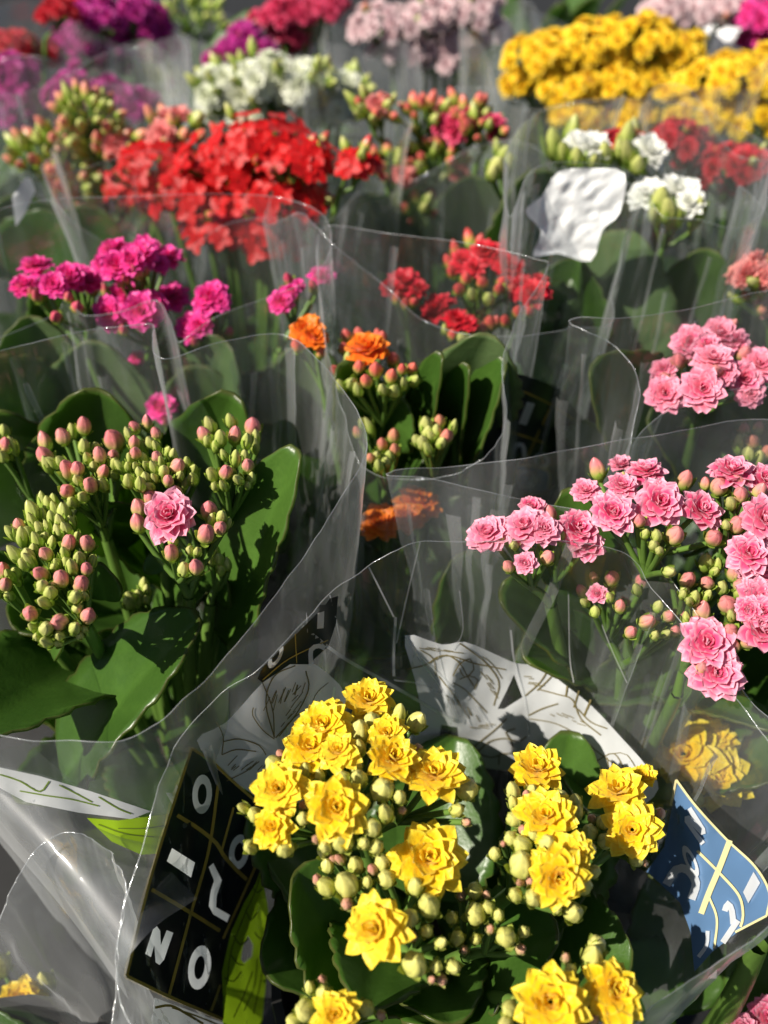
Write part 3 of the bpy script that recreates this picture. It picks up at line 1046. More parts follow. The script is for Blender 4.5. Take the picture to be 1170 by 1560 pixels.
pB.head(0.195, [(150, 760, 320, 'double', (-.1, -.2, .9)), (440, 710, 290, 'double', (.3, -.2, .8))],
        [(370, 490, 80), (345, 560, 110), (220, 555, 50), (245, 610, 60), (260, 670, 55), (350, 840, 50), (-40, 790, 80), (-60, 860, 70), (520, 870, 60)], dome=0.006, **YB, **c4)
pB.head(0.190, [(285, 815, 210)], [(160, 695, 60), (220, 655, 45), (225, 725, 80), (140, 795, 100), (425, 790, 80), (495, 820, 50), (80, 850, 70), (350, 870, 70)], dome=0.006, **YB, **c3)
for b, t, w, nrm, cu in [((520, 1330, .12), (392, 1128, .185), .048, (.2, -.5, .8), .3), ((830, 1400, .12), (868, 1120, .178), .04, (0, -.6, .8), .3),
                         ((620, 1440, .12), (690, 1560, .155), .04, (.1, .2, 1), .2), ((560, 1500, .13), (455, 1330, .17), .045, (.3, -.1, 1), .3),
                         ((760, 1420, .11), (900, 1300, .165), .04, (-.3, -.2, 1), .3), ((780, 1440, .13), (960, 1470, .15), .045, (-.2, 0, 1), .3),
                         ((560, 1420, .11), (400, 1480, .14), .05, (.3, 0, 1), .3),
                         ((590, 1420, .14), (560, 1530, .165), .035, (.1, -.2, 1), .2), ((700, 1480, .13), (850, 1420, .165), .04, (-.1, 0, 1), .2)]:
    pB.leaf(P(*b), P(*t), w, nrm, cu, .12)
pB.leaves(7, 0.06, 0.09, 0.03, 0.045)

sB = Sleeve("clear sleeve with black letter grid and white lotus print round the front yellow plant", 0.010, 0.140, R3([
    (176, 1470, .196), (185, 1400, .200), (205, 1330, .206), (232, 1240, .214), (268, 1140, .221), (335, 1055, .230), (400, 1012, .237), (455, 955, .242), (505, 905, .246), (562, 862, .25), (600, 838, .254), (640, 824, .256),
    (700, 825, .256), (760, 822, .255), (850, 824, .254), (913, 831, .252), (966, 850, .25), (998, 892, .245), (1050, 960, .24), (1120, 1060, .232),
    (1190, 1150, .226), (1240, 1250, .218), (1245, 1340, .21), (1180, 1400, .204), (1080, 1475, .198), (985, 1550, .192), (900, 1660, .188), (760, 1740, .186), (520, 1760, .186), (300, 1680, .19), (200, 1560, .193)]), seed=1, crumple=0.0034)

def ring(cx, cyy, rx, ry, ang, hole=0.45, n=22):
    ca, sa = math.cos(ang), math.sin(ang)
    o = [(cx + rx * math.cos(t) * ca - ry * math.sin(t) * sa, cyy + rx * math.cos(t) * sa + ry * math.sin(t) * ca) for t in [2 * math.pi * i / n for i in range(n)]]
    i_ = [(cx + (rx * hole) * math.cos(t) * ca - (ry * (hole + .08)) * math.sin(t) * sa, cyy + (rx * hole) * math.cos(t) * sa + (ry * (hole + .08)) * math.sin(t) * ca) for t in [2 * math.pi * i / n for i in range(n)]]
    return o, i_
def letter_o(sl, parent, cx, cyy, rx, ry, ang, off=.0009, mat='letter', hole=.45):
    o, i_ = ring(cx, cyy, rx, ry, ang, hole)
    sl.print_poly(o, mat, "letter", 0, off, 5, parent, [i_])
def thick(pts, w):
    """outline of a poly-line of width w"""
    P2 = [Vector(p) for p in pts]
    L, Rr = [], []
    for k, p in enumerate(P2):
        d1 = (p - P2[k - 1]).normalized() if k else None
        d2 = (P2[k + 1] - p).normalized() if k < len(P2) - 1 else None
        if d1 and d2:
            d = (d1 + d2).normalized(); f = 1 / max(.5, d.dot(d1))
        else:
            d = d1 or d2; f = 1
        n = Vector((-d.y, d.x)) * w * .5 * f
        L.append(tuple(p + n)); Rr.append(tuple(p - n))
    return L + Rr[::-1]
GN = [(221, 1453), (233, 1416), (239, 1411), (244, 1418), (245, 1440), (254, 1417), (264, 1421), (250, 1462), (243, 1470), (237, 1466), (235, 1440), (230, 1458)]
GI = [(262, 1292), (297, 1314), (291, 1337), (254, 1312)]
GR = [(318, 1321), (325, 1315), (338, 1341), (330, 1365), (329, 1382), (350, 1394), (346, 1405), (325, 1393), (318, 1380), (321, 1358), (326, 1342)]
GO1 = ring(308, 1210, 15, 30, .05); GO2 = ring(304, 1474, 17, 34, .15); GO3 = ring(364, 1298, 15, 27, .15)
# black letter grid on the left wall
G1 = sB.print_poly([(292, 1140), (338, 1178), (398, 1225), (430, 1270), (420, 1310), (392, 1370), (372, 1430), (345, 1500), (340, 1552), (290, 1535), (193, 1487), (232, 1330)], 'navy', step=8, cuts=[(GN, None), (GI, None), (GR, None), GO1, GO2, GO3])
# white printed ground with lotus line work
W0 = sB.print_poly(sB.smooth([(300, 1128), (345, 1100), (400, 1040), (440, 1012), (480, 1012), (528, 1062), (500, 1120), (470, 1180), (455, 1262), (436, 1262), (400, 1222), (340, 1176)]), 'print_white', off=.0003)
W1 = sB.print_poly(sB.smooth([(617, 968), (673, 982), (708, 978), (755, 997), (785, 1010), (822, 1016), (863, 1045), (903, 1077), (945, 1122), (985, 1167), (1003, 1202), (967, 1232), (900, 1226), (850, 1215), (800, 1180), (704, 1166), (660, 1154), (590, 1136), (596, 1108), (640, 1098), (632, 1035)]), 'print_white', off=.0004,
                   holes=[[(783, 1028), (796, 1062), (768, 1080), (758, 1080), (772, 1052)], [(672, 1104), (697, 1108), (702, 1154), (666, 1146)]])
# lime leaf print with its dark hole
LM = sB.print_poly([(402, 1310), (390, 1345), (372, 1375), (352, 1420), (338, 1480), (340, 1560), (352, 1600), (395, 1600), (405, 1500), (413, 1430), (408, 1380), (400, 1340)], 'lime', off=.0007,
                   holes=[[(378, 1425), (386, 1440), (384, 1458), (372, 1468), (367, 1462), (370, 1442)]])
WB = sB.print_poly([(236, 1520), (290, 1540), (345, 1560), (345, 1620), (225, 1620)], 'print_white', off=.0003)
if G1:
    # gold frame and cell lines
    sB.strokes([([(292, 1140), (232, 1330), (193, 1487)], 4), ([(193, 1487), (262, 1520), (340, 1553)], 5), ([(292, 1140), (325, 1162), (352, 1188), (398, 1228)], 4),
                ([(270, 1242), (302, 1262), (330, 1285), (340, 1302), (360, 1325), (376, 1340)], 6), ([(231, 1355), (290, 1390), (335, 1418)], 6),
                ([(333, 1192), (318, 1295), (290, 1395), (258, 1515)], 4.5), ([(356, 1230), (338, 1295)], 3.5), ([(336, 1500), (322, 1540)], 4), ([(398, 1300), (376, 1350), (340, 1430)], 4)], 'gold', "gold_lines", off=.0008, parent=G1)
    for pg in (GN, GI, GR):
        sB.print_poly(pg, 'letter', "letter", 0, .0004, 5, G1)
    for o_, i_ in (GO1, GO2, GO3):
        sB.print_poly(o_, 'letter', "letter", 0, .0004, 5, G1, [i_])
# blue letter grid on the right wall
G2 = sB.print_poly([(1030, 1188), (1060, 1228), (1106, 1278), (1150, 1320), (1172, 1360), (1168, 1395), (1130, 1415), (1085, 1450), (1058, 1480), (1052, 1420), (1036, 1375), (1005, 1345), (985, 1328), (1012, 1290), (1022, 1240)], 'blue', step=8)
if G2:
    sB.strokes([([(1030, 1188), (1060, 1228), (1106, 1278), (1150, 1320), (1172, 1360), (1168, 1395)], 3.5), ([(1030, 1188), (1022, 1228)], 3.5), ([(1112, 1280), (1096, 1322), (1080, 1360), (1068, 1392)], 9),
                ([(1062, 1296), (1098, 1332), (1126, 1365), (1132, 1395), (1128, 1412)], 4), ([(1080, 1366), (1092, 1400), (1088, 1445)], 3.5), ([(1168, 1395), (1120, 1420)], 3.5)], 'cream', "cream_lines", off=.0012, parent=G2)
    sB.print_poly([(1046, 1234), (1053, 1229), (1074, 1262), (1075, 1270), (1068, 1272), (1055, 1259), (1074, 1283), (1068, 1288), (1043, 1252), (1043, 1244), (1050, 1242), (1062, 1254)], 'letter', "letter", 0, .0016, 5, G2)
    sB.print_poly([(1148, 1328), (1158, 1345), (1140, 1376), (1132, 1359)], 'letter', "letter", 0, .0016, 5, G2)
    letter_o(sB, G2, 1052, 1312, 8, 26, -.42, off=.0016, hole=.5)
    sB.strokes([([(1015, 1348), (1030, 1325), (1047, 1325), (1060, 1345), (1053, 1370)], 13)], 'letter', "letter", off=.0016, parent=G2)
    sB.strokes([([(1104, 1388), (1109, 1376), (1115, 1388), (1117, 1408)], 9), ([(1124, 1402), (1101, 1436)], 9)], 'letter', "letter", off=.0016, parent=G2)
    sB.strokes([([(1078, 1418), (1076, 1440), (1064, 1458)], 6)], 'letter', "letter", off=.0016, parent=G2)

def hatch(pts, n, ln, ang, rng=random.Random(5)):
    out = []
    (x0, y0), (x1, y1) = pts
    for i in range(n):
        t = i / max(1, n - 1)
        x = x0 + (x1 - x0) * t + rng.uniform(-5, 5); y = y0 + (y1 - y0) * t + rng.uniform(-4, 4)
        l = ln * rng.uniform(.5, 1.2); a = ang + rng.uniform(-.12, .12)
        out.append(([(x, y), (x + l * math.cos(a), y + l * math.sin(a))], 1.2))
    return out
if W0:
    sB.strokes([([(418, 1124), (405, 1070), (418, 1030), (450, 1014)], 1.9), ([(418, 1124), (415, 1080), (400, 1040)], 1.6), ([(420, 1124), (450, 1090), (470, 1050), (466, 1022)], 1.9), ([(418, 1126), (400, 1112), (385, 1090), (386, 1078)], 1.6),
                ([(340, 1130), (365, 1126), (395, 1136), (405, 1150)], 1.6), ([(338, 1150), (360, 1142), (390, 1145)], 1.6), ([(345, 1190), (375, 1175), (395, 1160)], 1.4), ([(330, 1100), (340, 1122), (338, 1150)], 1.6), ([(480, 1080), (452, 1090), (425, 1122)], 1.6),
                ([(500, 1040), (480, 1060), (470, 1100)], 1.2)] + hatch([(410, 1060), (462, 1040)], 14, 22, 1.9) + hatch([(345, 1170), (395, 1170)], 12, 18, -.7) + hatch([(430, 1110), (450, 1060)], 10, 18, -.9), 'line', off=.0006, parent=W0)
if W1:
    sB.strokes([([(620, 1020), (650, 1012), (668, 1000), (690, 1000), (720, 1010), (745, 1015), (770, 1020)], 1.9), ([(663, 1005), (680, 998), (700, 1010), (712, 1030), (722, 1045)], 1.9), ([(690, 1030), (700, 1012), (716, 1004), (722, 1020), (708, 1032), (700, 1018)], 1.9),
                ([(700, 1035), (715, 1030), (728, 1036), (722, 1050)], 1.6), ([(690, 1040), (708, 1050), (725, 1068), (742, 1086)], 1.6), ([(700, 980), (715, 990), (740, 1010), (760, 1040), (752, 1075)], 1.9), ([(668, 1030), (680, 1045), (700, 1070), (715, 1095)], 1.4),
                ([(640, 990), (660, 1004), (664, 1030)], 1.4), ([(735, 1000), (750, 1012), (765, 1034)], 1.2)] + hatch([(640, 985), (690, 990)], 9, 14, .1) + hatch([(735, 1020), (755, 1060)], 8, 14, .9) + hatch([(680, 1060), (720, 1085)], 8, 14, 1.1), 'line', off=.0008, parent=W1)
if W1:
    sB.strokes([([(706, 1156), (725, 1135), (750, 1115), (772, 1095)], 1.9), ([(728, 1146), (745, 1130), (770, 1125), (790, 1130), (802, 1122)], 1.9), ([(760, 1165), (762, 1148), (780, 1148), (778, 1128), (770, 1116), (785, 1110)], 1.9), ([(728, 1148), (748, 1154), (762, 1150)], 1.6)] +
               hatch([(712, 1112), (740, 1104)], 8, 14, .05) + hatch([(712, 1136), (720, 1150)], 5, 12, .1), 'line', off=.001, parent=W1)
if W1:
    sB.strokes([([(805, 1090), (825, 1080), (850, 1072)], 1.9), ([(800, 1060), (822, 1040), (835, 1020)], 1.9), ([(818, 1052), (835, 1036), (842, 1028)], 1.9), ([(820, 1050), (850, 1058), (872, 1066), (885, 1095), (915, 1120)], 1.9), ([(806, 1095), (845, 1102), (880, 1120), (910, 1145), (950, 1175)], 1.6),
                ([(862, 1060), (864, 1045)], 2.5), ([(874, 1078), (882, 1052)], 2.5), ([(890, 1090), (900, 1066)], 3.1), ([(880, 1080), (900, 1100), (925, 1110)], 1.9), ([(890, 1145), (905, 1160), (935, 1148), (955, 1180)], 1.6), ([(905, 1160), (910, 1185)], 1.4), ([(925, 1154), (930, 1190)], 1.4), ([(935, 1148), (955, 1150), (980, 1190)], 1.2)] +
               hatch([(800, 1030), (815, 1045)], 6, 14, .1) + hatch([(840, 1085), (880, 1100)], 8, 14, .4), 'line', off=.0009, parent=W1)
if LM:
    sB.strokes([([(398, 1330), (388, 1360), (370, 1400), (352, 1450), (346, 1500)], 2), ([(356, 1425), (366, 1440), (378, 1430)], 2.5), ([(352, 1455), (362, 1468), (372, 1470)], 2), ([(376, 1390), (382, 1402), (392, 1390)], 2.2), ([(388, 1420), (396, 1430), (408, 1428)], 2), ([(342, 1490), (356, 1495), (368, 1480)], 2),
                ([(392, 1460), (388, 1500), (372, 1540)], 1.8), ([(385, 1480), (372, 1515), (356, 1550)], 1.8), ([(404, 1440), (398, 1490), (386, 1545)], 1.8), ([(385, 1352), (392, 1360), (400, 1354)], 2)], 'olive', off=.001, parent=LM)
if WB:
    sB.strokes([([(236, 1535), (260, 1532), (285, 1545), (310, 1560)], 4), ([(262, 1535), (300, 1548), (345, 1566)], 2.5)], 'gold', off=.0006, parent=WB)
# fold creases; their sun glints are put into the whitened ribbons
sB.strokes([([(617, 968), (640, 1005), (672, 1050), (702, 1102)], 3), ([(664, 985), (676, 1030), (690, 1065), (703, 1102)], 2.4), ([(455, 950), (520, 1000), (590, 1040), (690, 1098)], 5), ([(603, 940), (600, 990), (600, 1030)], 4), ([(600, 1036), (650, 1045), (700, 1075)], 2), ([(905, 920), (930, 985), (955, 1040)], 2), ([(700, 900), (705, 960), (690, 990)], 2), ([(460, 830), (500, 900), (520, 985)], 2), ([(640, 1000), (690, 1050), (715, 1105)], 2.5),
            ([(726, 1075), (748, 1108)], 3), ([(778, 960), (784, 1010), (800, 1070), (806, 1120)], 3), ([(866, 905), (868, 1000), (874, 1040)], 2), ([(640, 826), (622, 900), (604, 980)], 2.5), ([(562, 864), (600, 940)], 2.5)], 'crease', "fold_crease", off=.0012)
# doubled seam strip and the dark printed patch with letters at the upper left
sB.strokes([([(888, 772), (870, 830), (842, 900), (812, 960), (790, 1008)], 17)], 'seam', "seam_strip", off=.0012)
DK = sB.print_poly([(515, 908), (512, 950), (500, 985), (470, 1012), (442, 1012), (400, 1040), (392, 1034), (415, 985), (450, 945), (490, 915)], 'navy', off=.0012)
if DK:
    sB.print_poly([(484, 934), (494, 931), (493, 957), (483, 958)], 'letter', "letter", 0, .0016, 5, DK)
    letter_o(sB, DK, 420, 1000, 8, 20, .5, .0016)
    sB.strokes([([(474, 1015), (474, 990), (486, 984), (495, 988)], 7)], 'letter', "letter", off=.0016, parent=DK)
    sB.strokes([([(452, 1010), (450, 960), (456, 940)], 1.5), ([(400, 1036), (440, 1004), (500, 975)], 1.5)], 'gold', "gold_lines", off=.0015, parent=DK)

# ------------------------------------------------------------------ left pink-bud plant
pA = Plant("kalanchoe mostly in pink and green bud with one open pink flower at left", -0.090, 0.225, 'pink', 2)
AB = dict(big='pinkbud', small='greenbud', small_below=52)
a7 = dict(org=(0, 620), k=2.925)
def gb(l):
    return [(x, y, s, 'greenbud') for x, y, s in l]
def pk(l):
    return [(x, y, s, 'pinkbud') for x, y, s in l]
pA.head(0.252, [], pk([(375, 90, 75), (280, 130, 75), (200, 155, 75), (200, 220, 85), (510, 150, 95), (445, 220, 75), (505, 215, 60), (310, 285, 100), (345, 275, 70), (457, 295, 70), (405, 350, 85), (300, 375, 80)]) +
        gb([(325, 110, 45), (375, 180, 50), (395, 235, 45), (275, 245, 45), (515, 258, 52), (325, 425, 58), (370, 400, 52), (430, 180, 40), (510, 305, 45), (240, 250, 50), (350, 330, 50), (480, 250, 45), (420, 270, 45), (215, 265, 50), (460, 350, 50)]), dome=.008, **AB, **a7)
pA.head(0.256, [], pk([(600, 90, 55), (658, 75, 60), (695, 120, 55), (597, 165, 60), (605, 208, 60), (790, 265, 75), (750, 330, 60), (697, 222, 55)]) +
        gb([(575, 335, 58), (627, 350, 55), (670, 355, 45), (625, 300, 45), (575, 270, 48), (730, 285, 48), (770, 220, 44), (820, 345, 48), (860, 320, 52), (860, 285, 48), (830, 260, 45), (540, 270, 45), (580, 130, 48), (585, 235, 45), (635, 180, 44), (640, 235, 44), (690, 320, 42),
            (660, 265, 44), (690, 275, 44), (650, 320, 44), (720, 250, 44), (745, 200, 40), (800, 310, 46), (610, 270, 42), (670, 160, 42), (700, 180, 42)]), dome=.008, **AB, **a7)
pA.head(0.258, [], pk([(910, 120, 70), (1045, 130, 75), (1125, 90, 85), (1005, 292, 70), (1105, 262, 65)]) +
        gb([(938, 88, 52), (1030, 70, 52), (980, 143, 60), (930, 157, 48), (960, 180, 36), (1100, 158, 52), (1135, 178, 44), (1140, 140, 44), (1050, 235, 55), (950, 305, 55), (1065, 325, 52), (1000, 355, 45), (1120, 320, 44), (1090, 225, 44), (960, 355, 40), (1105, 350, 40), (1000, 220, 40), (1035, 290, 40)]), dome=.005, **AB, **a7)
pA.head(0.254, [(755, 490, 235, 'double', (.1, -.35, .8))], pk([(620, 450, 75), (615, 520, 75), (675, 410, 80), (790, 385, 62), (930, 460, 85), (918, 570, 90), (980, 535, 70), (765, 650, 85), (877, 715, 75)]) +
        gb([(820, 725, 58), (985, 490, 52), (850, 640, 46), (880, 650, 44), (770, 600, 44), (940, 510, 44), (1010, 520, 44)]), dome=.004, **AB, **a7)
pA.head(0.232, [], gb([(930, 655, 48), (975, 675, 52), (1010, 700, 44), (985, 725, 44), (935, 685, 44), (960, 645, 40)]), dome=.003, fork_drop=.02, **AB, **a7)
pA.head(0.246, [], pk([(85, 530, 70), (205, 655, 70), (305, 605, 78), (390, 610, 82), (385, 720, 62), (185, 745, 82), (270, 765, 88), (362, 790, 82), (135, 918, 85), (265, 958, 88), (392, 933, 80)]) +
        gb([(150, 470, 65), (190, 430, 46), (220, 445, 52), (240, 420, 44), (285, 480, 58), (250, 465, 46), (235, 510, 48), (270, 520, 52), (190, 495, 46), (150, 520, 52), (180, 545, 52), (300, 550, 48), (60, 570, 52), (100, 590, 60), (170, 605, 52), (75, 665, 58), (125, 660, 60),
            (110, 700, 52), (140, 690, 50), (355, 675, 55), (260, 700, 48), (325, 720, 54), (240, 715, 42), (345, 580, 46), (410, 690, 44), (320, 520, 44), (265, 560, 48), (190, 800, 54), (245, 800, 46), (345, 896, 50), (205, 988, 62), (155, 983, 48), (265, 1018, 54), (215, 1048, 54),
            (170, 1023, 46), (330, 988, 62), (375, 993, 44), (225, 828, 60), (205, 868, 60), (180, 808, 46), (335, 848, 62), (378, 843, 42), (260, 1053, 42), (355, 1018, 42), (130, 560, 46), (200, 580, 46), (290, 660, 46), (300, 700, 46), (150, 640, 46), (230, 610, 42), (215, 545, 40)]), dome=.010, **AB, **a7)
pA.head(0.250, [], pk([(25, 170, 75), (-30, 140, 70)]) + gb([(20, 110, 45), (60, 180, 52), (10, 220, 50), (-20, 200, 55), (40, 215, 44)]), dome=.004, **AB, **a7)
pA.head(0.236, [], pk([(10, 730, 75), (25, 795, 72), (-50, 760, 80)]) + gb([(70, 745, 52), (75, 775, 44), (50, 760, 50), (40, 840, 50), (-20, 820, 60)]), dome=.004, **AB, **a7)
pA.head(0.205, [], gb([(585, 850, 55), (640, 800, 46), (620, 840, 46), (655, 825, 46), (650, 860, 40), (580, 875, 62), (610, 865, 50)]), dome=.003, fork_drop=.018, **AB, **a7)
for b, t, w, nrm, cu, dr in [((345, 985, .185), (450, 692, .266), .036, (-.55, -.45, .6), .3, .10), ((95, 1185, .175), (300, 945, .226), .052, (-.5, -.1, .8), .2, .2),
                         ((150, 1010, .18), (-60, 1120, .215), .05, (.2, .2, 1), .3, .1), ((170, 800, .17), (150, 600, .262), .062, (.1, -.9, .4), .3, .1),
                         ((60, 800, .17), (-20, 625, .255), .06, (.4, -.8, .5), .3, .1), ((300, 830, .17), (355, 600, .262), .05, (-.2, -.9, .4), .3, .1),
                         ((240, 860, .17), (100, 760, .235), .05, (.3, -.3, .9), .3, .1),
                         ((230, 950, .17), (330, 880, .215), .03, (-.3, -.3, .9), .2, .1), ((160, 930, .17), (30, 960, .2), .05, (.2, 0, 1), .3, .1),
                         ((215, 820, .2), (130, 770, .242), .03, (0, -.7, .7), .2, .1), ((190, 720, .225), (150, 760, .235), .014, (0, -.5, .8), .2, .1)]:
    pA.leaf(P(*b), P(*t), w, nrm, cu, dr)
for x0, y0, x1, y1, z0, z1, w in [(160, 915, 150, 860, .222, .238, .014), (250, 870, 235, 840, .225, .232, .012), (160, 745, 125, 790, .238, .232, .016), (330, 920, 335, 870, .205, .225, .014), (290, 955, 265, 930, .19, .2, .012), (75, 985, 95, 955, .21, .222, .014), (30, 860, -10, 870, .22, .225, .014)]:
    pA.leaf(P(x0, y0, z0), P(x1, y1, z1), w, (0, -.5, .9), .2, .1, scallop=.01)
pA.leaves(9, 0.07, 0.10, 0.04, 0.05)
sA = Sleeve("wide clear sleeve with slanting front rim round the pink bud plant at left", -0.089, 0.210, R3([
    (-60, 1105, .236), (0, 1122, .235), (100, 1131, .235), (210, 1122, .236), (300, 1050, .241), (400, 930, .248), (470, 838, .255), (520, 758, .262), (555, 690, .268), (548, 642, .271),
    (515, 590, .274), (475, 538, .276), (430, 510, .277), (340, 520, .278), (262, 545, .278), (236, 538, .278), (232, 512, .277), (228, 495, .276), (160, 500, .274), (60, 520, .272), (-60, 560, .27), (-180, 690, .262), (-220, 880, .252), (-150, 1040, .242)]), seed=2, crumple=.0022)
bd = sA.print_poly([(-20, 1165), (60, 1182), (140, 1206), (230, 1236), (200, 1248), (120, 1238), (40, 1222), (-20, 1190)], 'print_white', off=.0006)
if bd:
    sA.strokes([([(0, 1180), (30, 1190), (60, 1206), (75, 1190)], 2.2), ([(30, 1205), (70, 1212), (110, 1218), (150, 1228)], 2), ([(90, 1196), (110, 1206), (140, 1222)], 2), ([(150, 1214), (180, 1232), (200, 1240)], 2)], 'olive', off=.001, parent=bd)
lm = sA.print_poly([(132, 1246), (180, 1250), (255, 1240), (262, 1268), (250, 1300), (215, 1302), (170, 1282)], 'lime', off=.0006)
if lm:
    sA.strokes([([(150, 1256), (190, 1270), (235, 1275)], 2), ([(180, 1262), (215, 1262), (250, 1258)], 1.6)], 'olive', off=.001, parent=lm)

# ------------------------------------------------------------------ right pink plant
pD = Plant("large pink double kalanchoe with green stalks at the right, in front of the rose plant", 0.100, 0.210, 'pink', 3)
d6 = dict(org=(860, 680), k=3.774)
DB = dict(big='pinkbud', small='greenbud', small_below=0)
pD.head(0.252, [(545, 325, 280, 'double', (0, -.5, .7)), (280, 385, 240, 'double', (0, -.5, .7)), (330, 230, 170), (780, 370, 240, 'double', (.3, -.2, .8)), (470, 150, 200, 'double', (0, .3, .9)), (325, 115, 140, 'half', (-.2, .2, 1)), (125, 260, 170)],
        pk([(190, 135, 105), (690, 200, 110), (430, 425, 85), (635, 515, 118), (860, 525, 118)]) + gb([(465, 505, 52), (530, 515, 62), (515, 570, 62), (340, 195, 60), (545, 600, 50), (600, 720, 70)]), dome=.006, **DB, **d6)
pD.head(0.252, [(960, 150, 250, 'double', (0, .2, .9)), (1150, 200, 200), (1140, 420, 260, 'double', (.2, -.5, .6)), (1060, 620, 240, 'double', (0, -.3, .8))],
        pk([(890, 230, 115), (995, 200, 90), (1010, 275, 105), (990, 450, 112), (810, 215, 70), (945, 75, 50), (1120, 260, 90)]) + gb([(960, 330, 70), (930, 450, 50)]), dome=.008, **DB, **d6)
pD.head(0.235, [], pk([(705, 775, 115), (820, 785, 88), (600, 725, 60)]) + gb([(745, 880, 72), (815, 865, 58), (680, 855, 52), (810, 675, 85), (880, 690, 52), (905, 815, 62), (860, 720, 50), (690, 840, 60), (720, 890, 55)]), dome=.004, **DB, **d6)
pD.head(0.238, [(1100, 770, 230), (1120, 880, 240, 'double', (.1, -.5, .7)), (1130, 1060, 260, 'half')], pk([(975, 735, 95), (940, 910, 118), (1055, 1115, 110), (955, 1055, 90), (975, 1150, 90)]) + gb([(1000, 850, 60), (960, 980, 60)]), dome=.008, **DB, **d6)
pD.head(0.240, [(1125, 330, 200), (1060, 330, 150, 'half'), (1120, 545, 210), (1130, 700, 220), (1140, 955, 210), (1060, 940, 150, 'half'), (1090, 840, 150)], pk([(1010, 800, 90), (1040, 980, 90)]), dome=.006, **DB, **d6)
pD.head(0.232, [(815, 1130, 290, 'double', (-.1, -.5, .7)), (870, 1300, 290, 'double', (0, -.5, .6))], pk([(790, 955, 120), (750, 1020, 90), (790, 1270, 80)]) + gb([(700, 1000, 60)]), dome=.006, **DB, **d6)
pD.head(0.226, [(190, 850, 110, 'half')], pk([(100, 835, 75), (275, 760, 105), (320, 920, 85), (170, 755, 60), (470, 1010, 110), (380, 1070, 85), (600, 975, 85), (685, 970, 92), (440, 780, 90), (640, 1060, 70)]) + gb([(175, 950, 55), (260, 870, 55), (420, 830, 60), (540, 920, 60), (520, 1090, 60), (580, 1080, 55), (120, 900, 55)]), dome=.006, **DB, **d6)
d5 = dict(org=(500, 660), k=2.925)
pD.head(0.246, [(715, 450, 190, 'double', (-.2, -.1, .9)), (880, 420, 190), (960, 430, 150), (1110, 430, 190), (905, 335, 110, 'half'), (1150, 500, 150), (880, 580, 100, 'half')],
        pk([(985, 365, 85), (805, 595, 62), (975, 555, 72), (1030, 425, 55), (900, 330, 80)]) + gb([(1040, 470, 45), (830, 500, 45), (780, 480, 40)]), dome=.006, **DB, **d5)
for b, t, w, nrm, cu in [((910, 960, .19), (866, 740, .25), .030, (-.2, -.7, .6), .3), ((1000, 900, .19), (950, 850, .228), .02, (0, -.6, .8), .2), ((1060, 840, .22), (1110, 815, .236), .018, (0, -.2, 1), .2),
                         ((1000, 1050, .17), (1180, 1110, .2), .02, (0, 0, 1), .3), ((960, 1000, .16), (760, 900, .22), .045, (.3, -.5, .8), .3), ((1000, 1000, .16), (880, 1060, .18), .045, (.2, 0, 1), .3), ((1090, 990, .15), (1190, 960, .2), .045, (-.2, -.3, .9), .3),
                         ((920, 980, .17), (800, 1000, .2), .04, (.3, -.3, .9), .3)]:
    pD.leaf(P(*b), P(*t), w, nrm, cu, .1)
for b, t, w, nrm in [((760, 1000, .16), (700, 850, .215), .05, (.2, -.8, .6)), ((880, 1080, .15), (840, 930, .2), .05, (0, -.8, .6)), ((980, 1060, .15), (1000, 940, .2), .045, (0, -.8, .6))]:
    pD.leaf(P(*b), P(*t), w, nrm, .25, .1)
pD.leaves(8, 0.07, 0.10, 0.05, 0.05)
sD = Sleeve("clear sleeve with pinched left corner round the pink plant at right", 0.100, 0.210, R3([
    (590, 724, .252), (650, 728, .253), (720, 744, .252), (820, 766, .25), (900, 780, .249), (958, 794, .248), (1008, 860, .242), (1053, 918, .237), (1100, 1000, .23), (1165, 1090, .222), (1280, 1140, .22), (1420, 1080, .225), (1470, 850, .24), (1370, 690, .255), (1180, 640, .262),
    (980, 665, .262), (820, 695, .258), (690, 712, .254), (620, 714, .2535)]), seed=3, mat='film_far')

# ------------------------------------------------------------------ orange plant in the middle
pC = Plant("orange double kalanchoe with coral buds in the middle of the stall", 0.010, 0.285, 'orange', 4)
o4 = dict(org=(460, 460), k=2.925)
CB = dict(big='coralbud', small='greenbud', small_below=0)
pC.head(0.252, [(290, 220, 205, 'double', (0, .1, .9))], [(x, y, s) for x, y, s in [(200, 160, 60), (255, 150, 62), (190, 210, 60), (155, 310, 62), (253, 290, 64), (330, 305, 76), (398, 335, 66), (288, 355, 62), (408, 255, 66), (358, 165, 62), (490, 300, 62), (445, 300, 55), (340, 150, 50)]] +
        gb([(225, 365, 60), (250, 395, 48), (410, 400, 52), (500, 350, 52), (175, 380, 48), (450, 370, 50), (360, 395, 50), (210, 260, 50)]), dome=.006, **CB, **o4)
pC.head(0.256, [(20, 130, 150), (55, 160, 120)], [(80, 230, 50), (-20, 200, 60)], dome=.004, **CB, **o4)
pC.head(0.235, [], [(360, 640, 66), (408, 600, 62), (415, 660, 62), (305, 695, 52), (250, 585, 52)] + gb([(305, 565, 50), (345, 735, 50), (375, 715, 44), (270, 550, 40), (330, 690, 50), (390, 690, 44)]), dome=.004, big='peachbud', small='greenbud', small_below=0, **o4)
pC.head(0.240, [], [(615, 532, 66), (645, 600, 72)] + gb([(555, 555, 64), (580, 600, 50), (540, 630, 54), (515, 620, 44), (565, 660, 48), (600, 580, 44), (670, 570, 44), (620, 630, 50), (560, 590, 50)]), dome=.004, big='peachbud', small='greenbud', small_below=0, **o4)
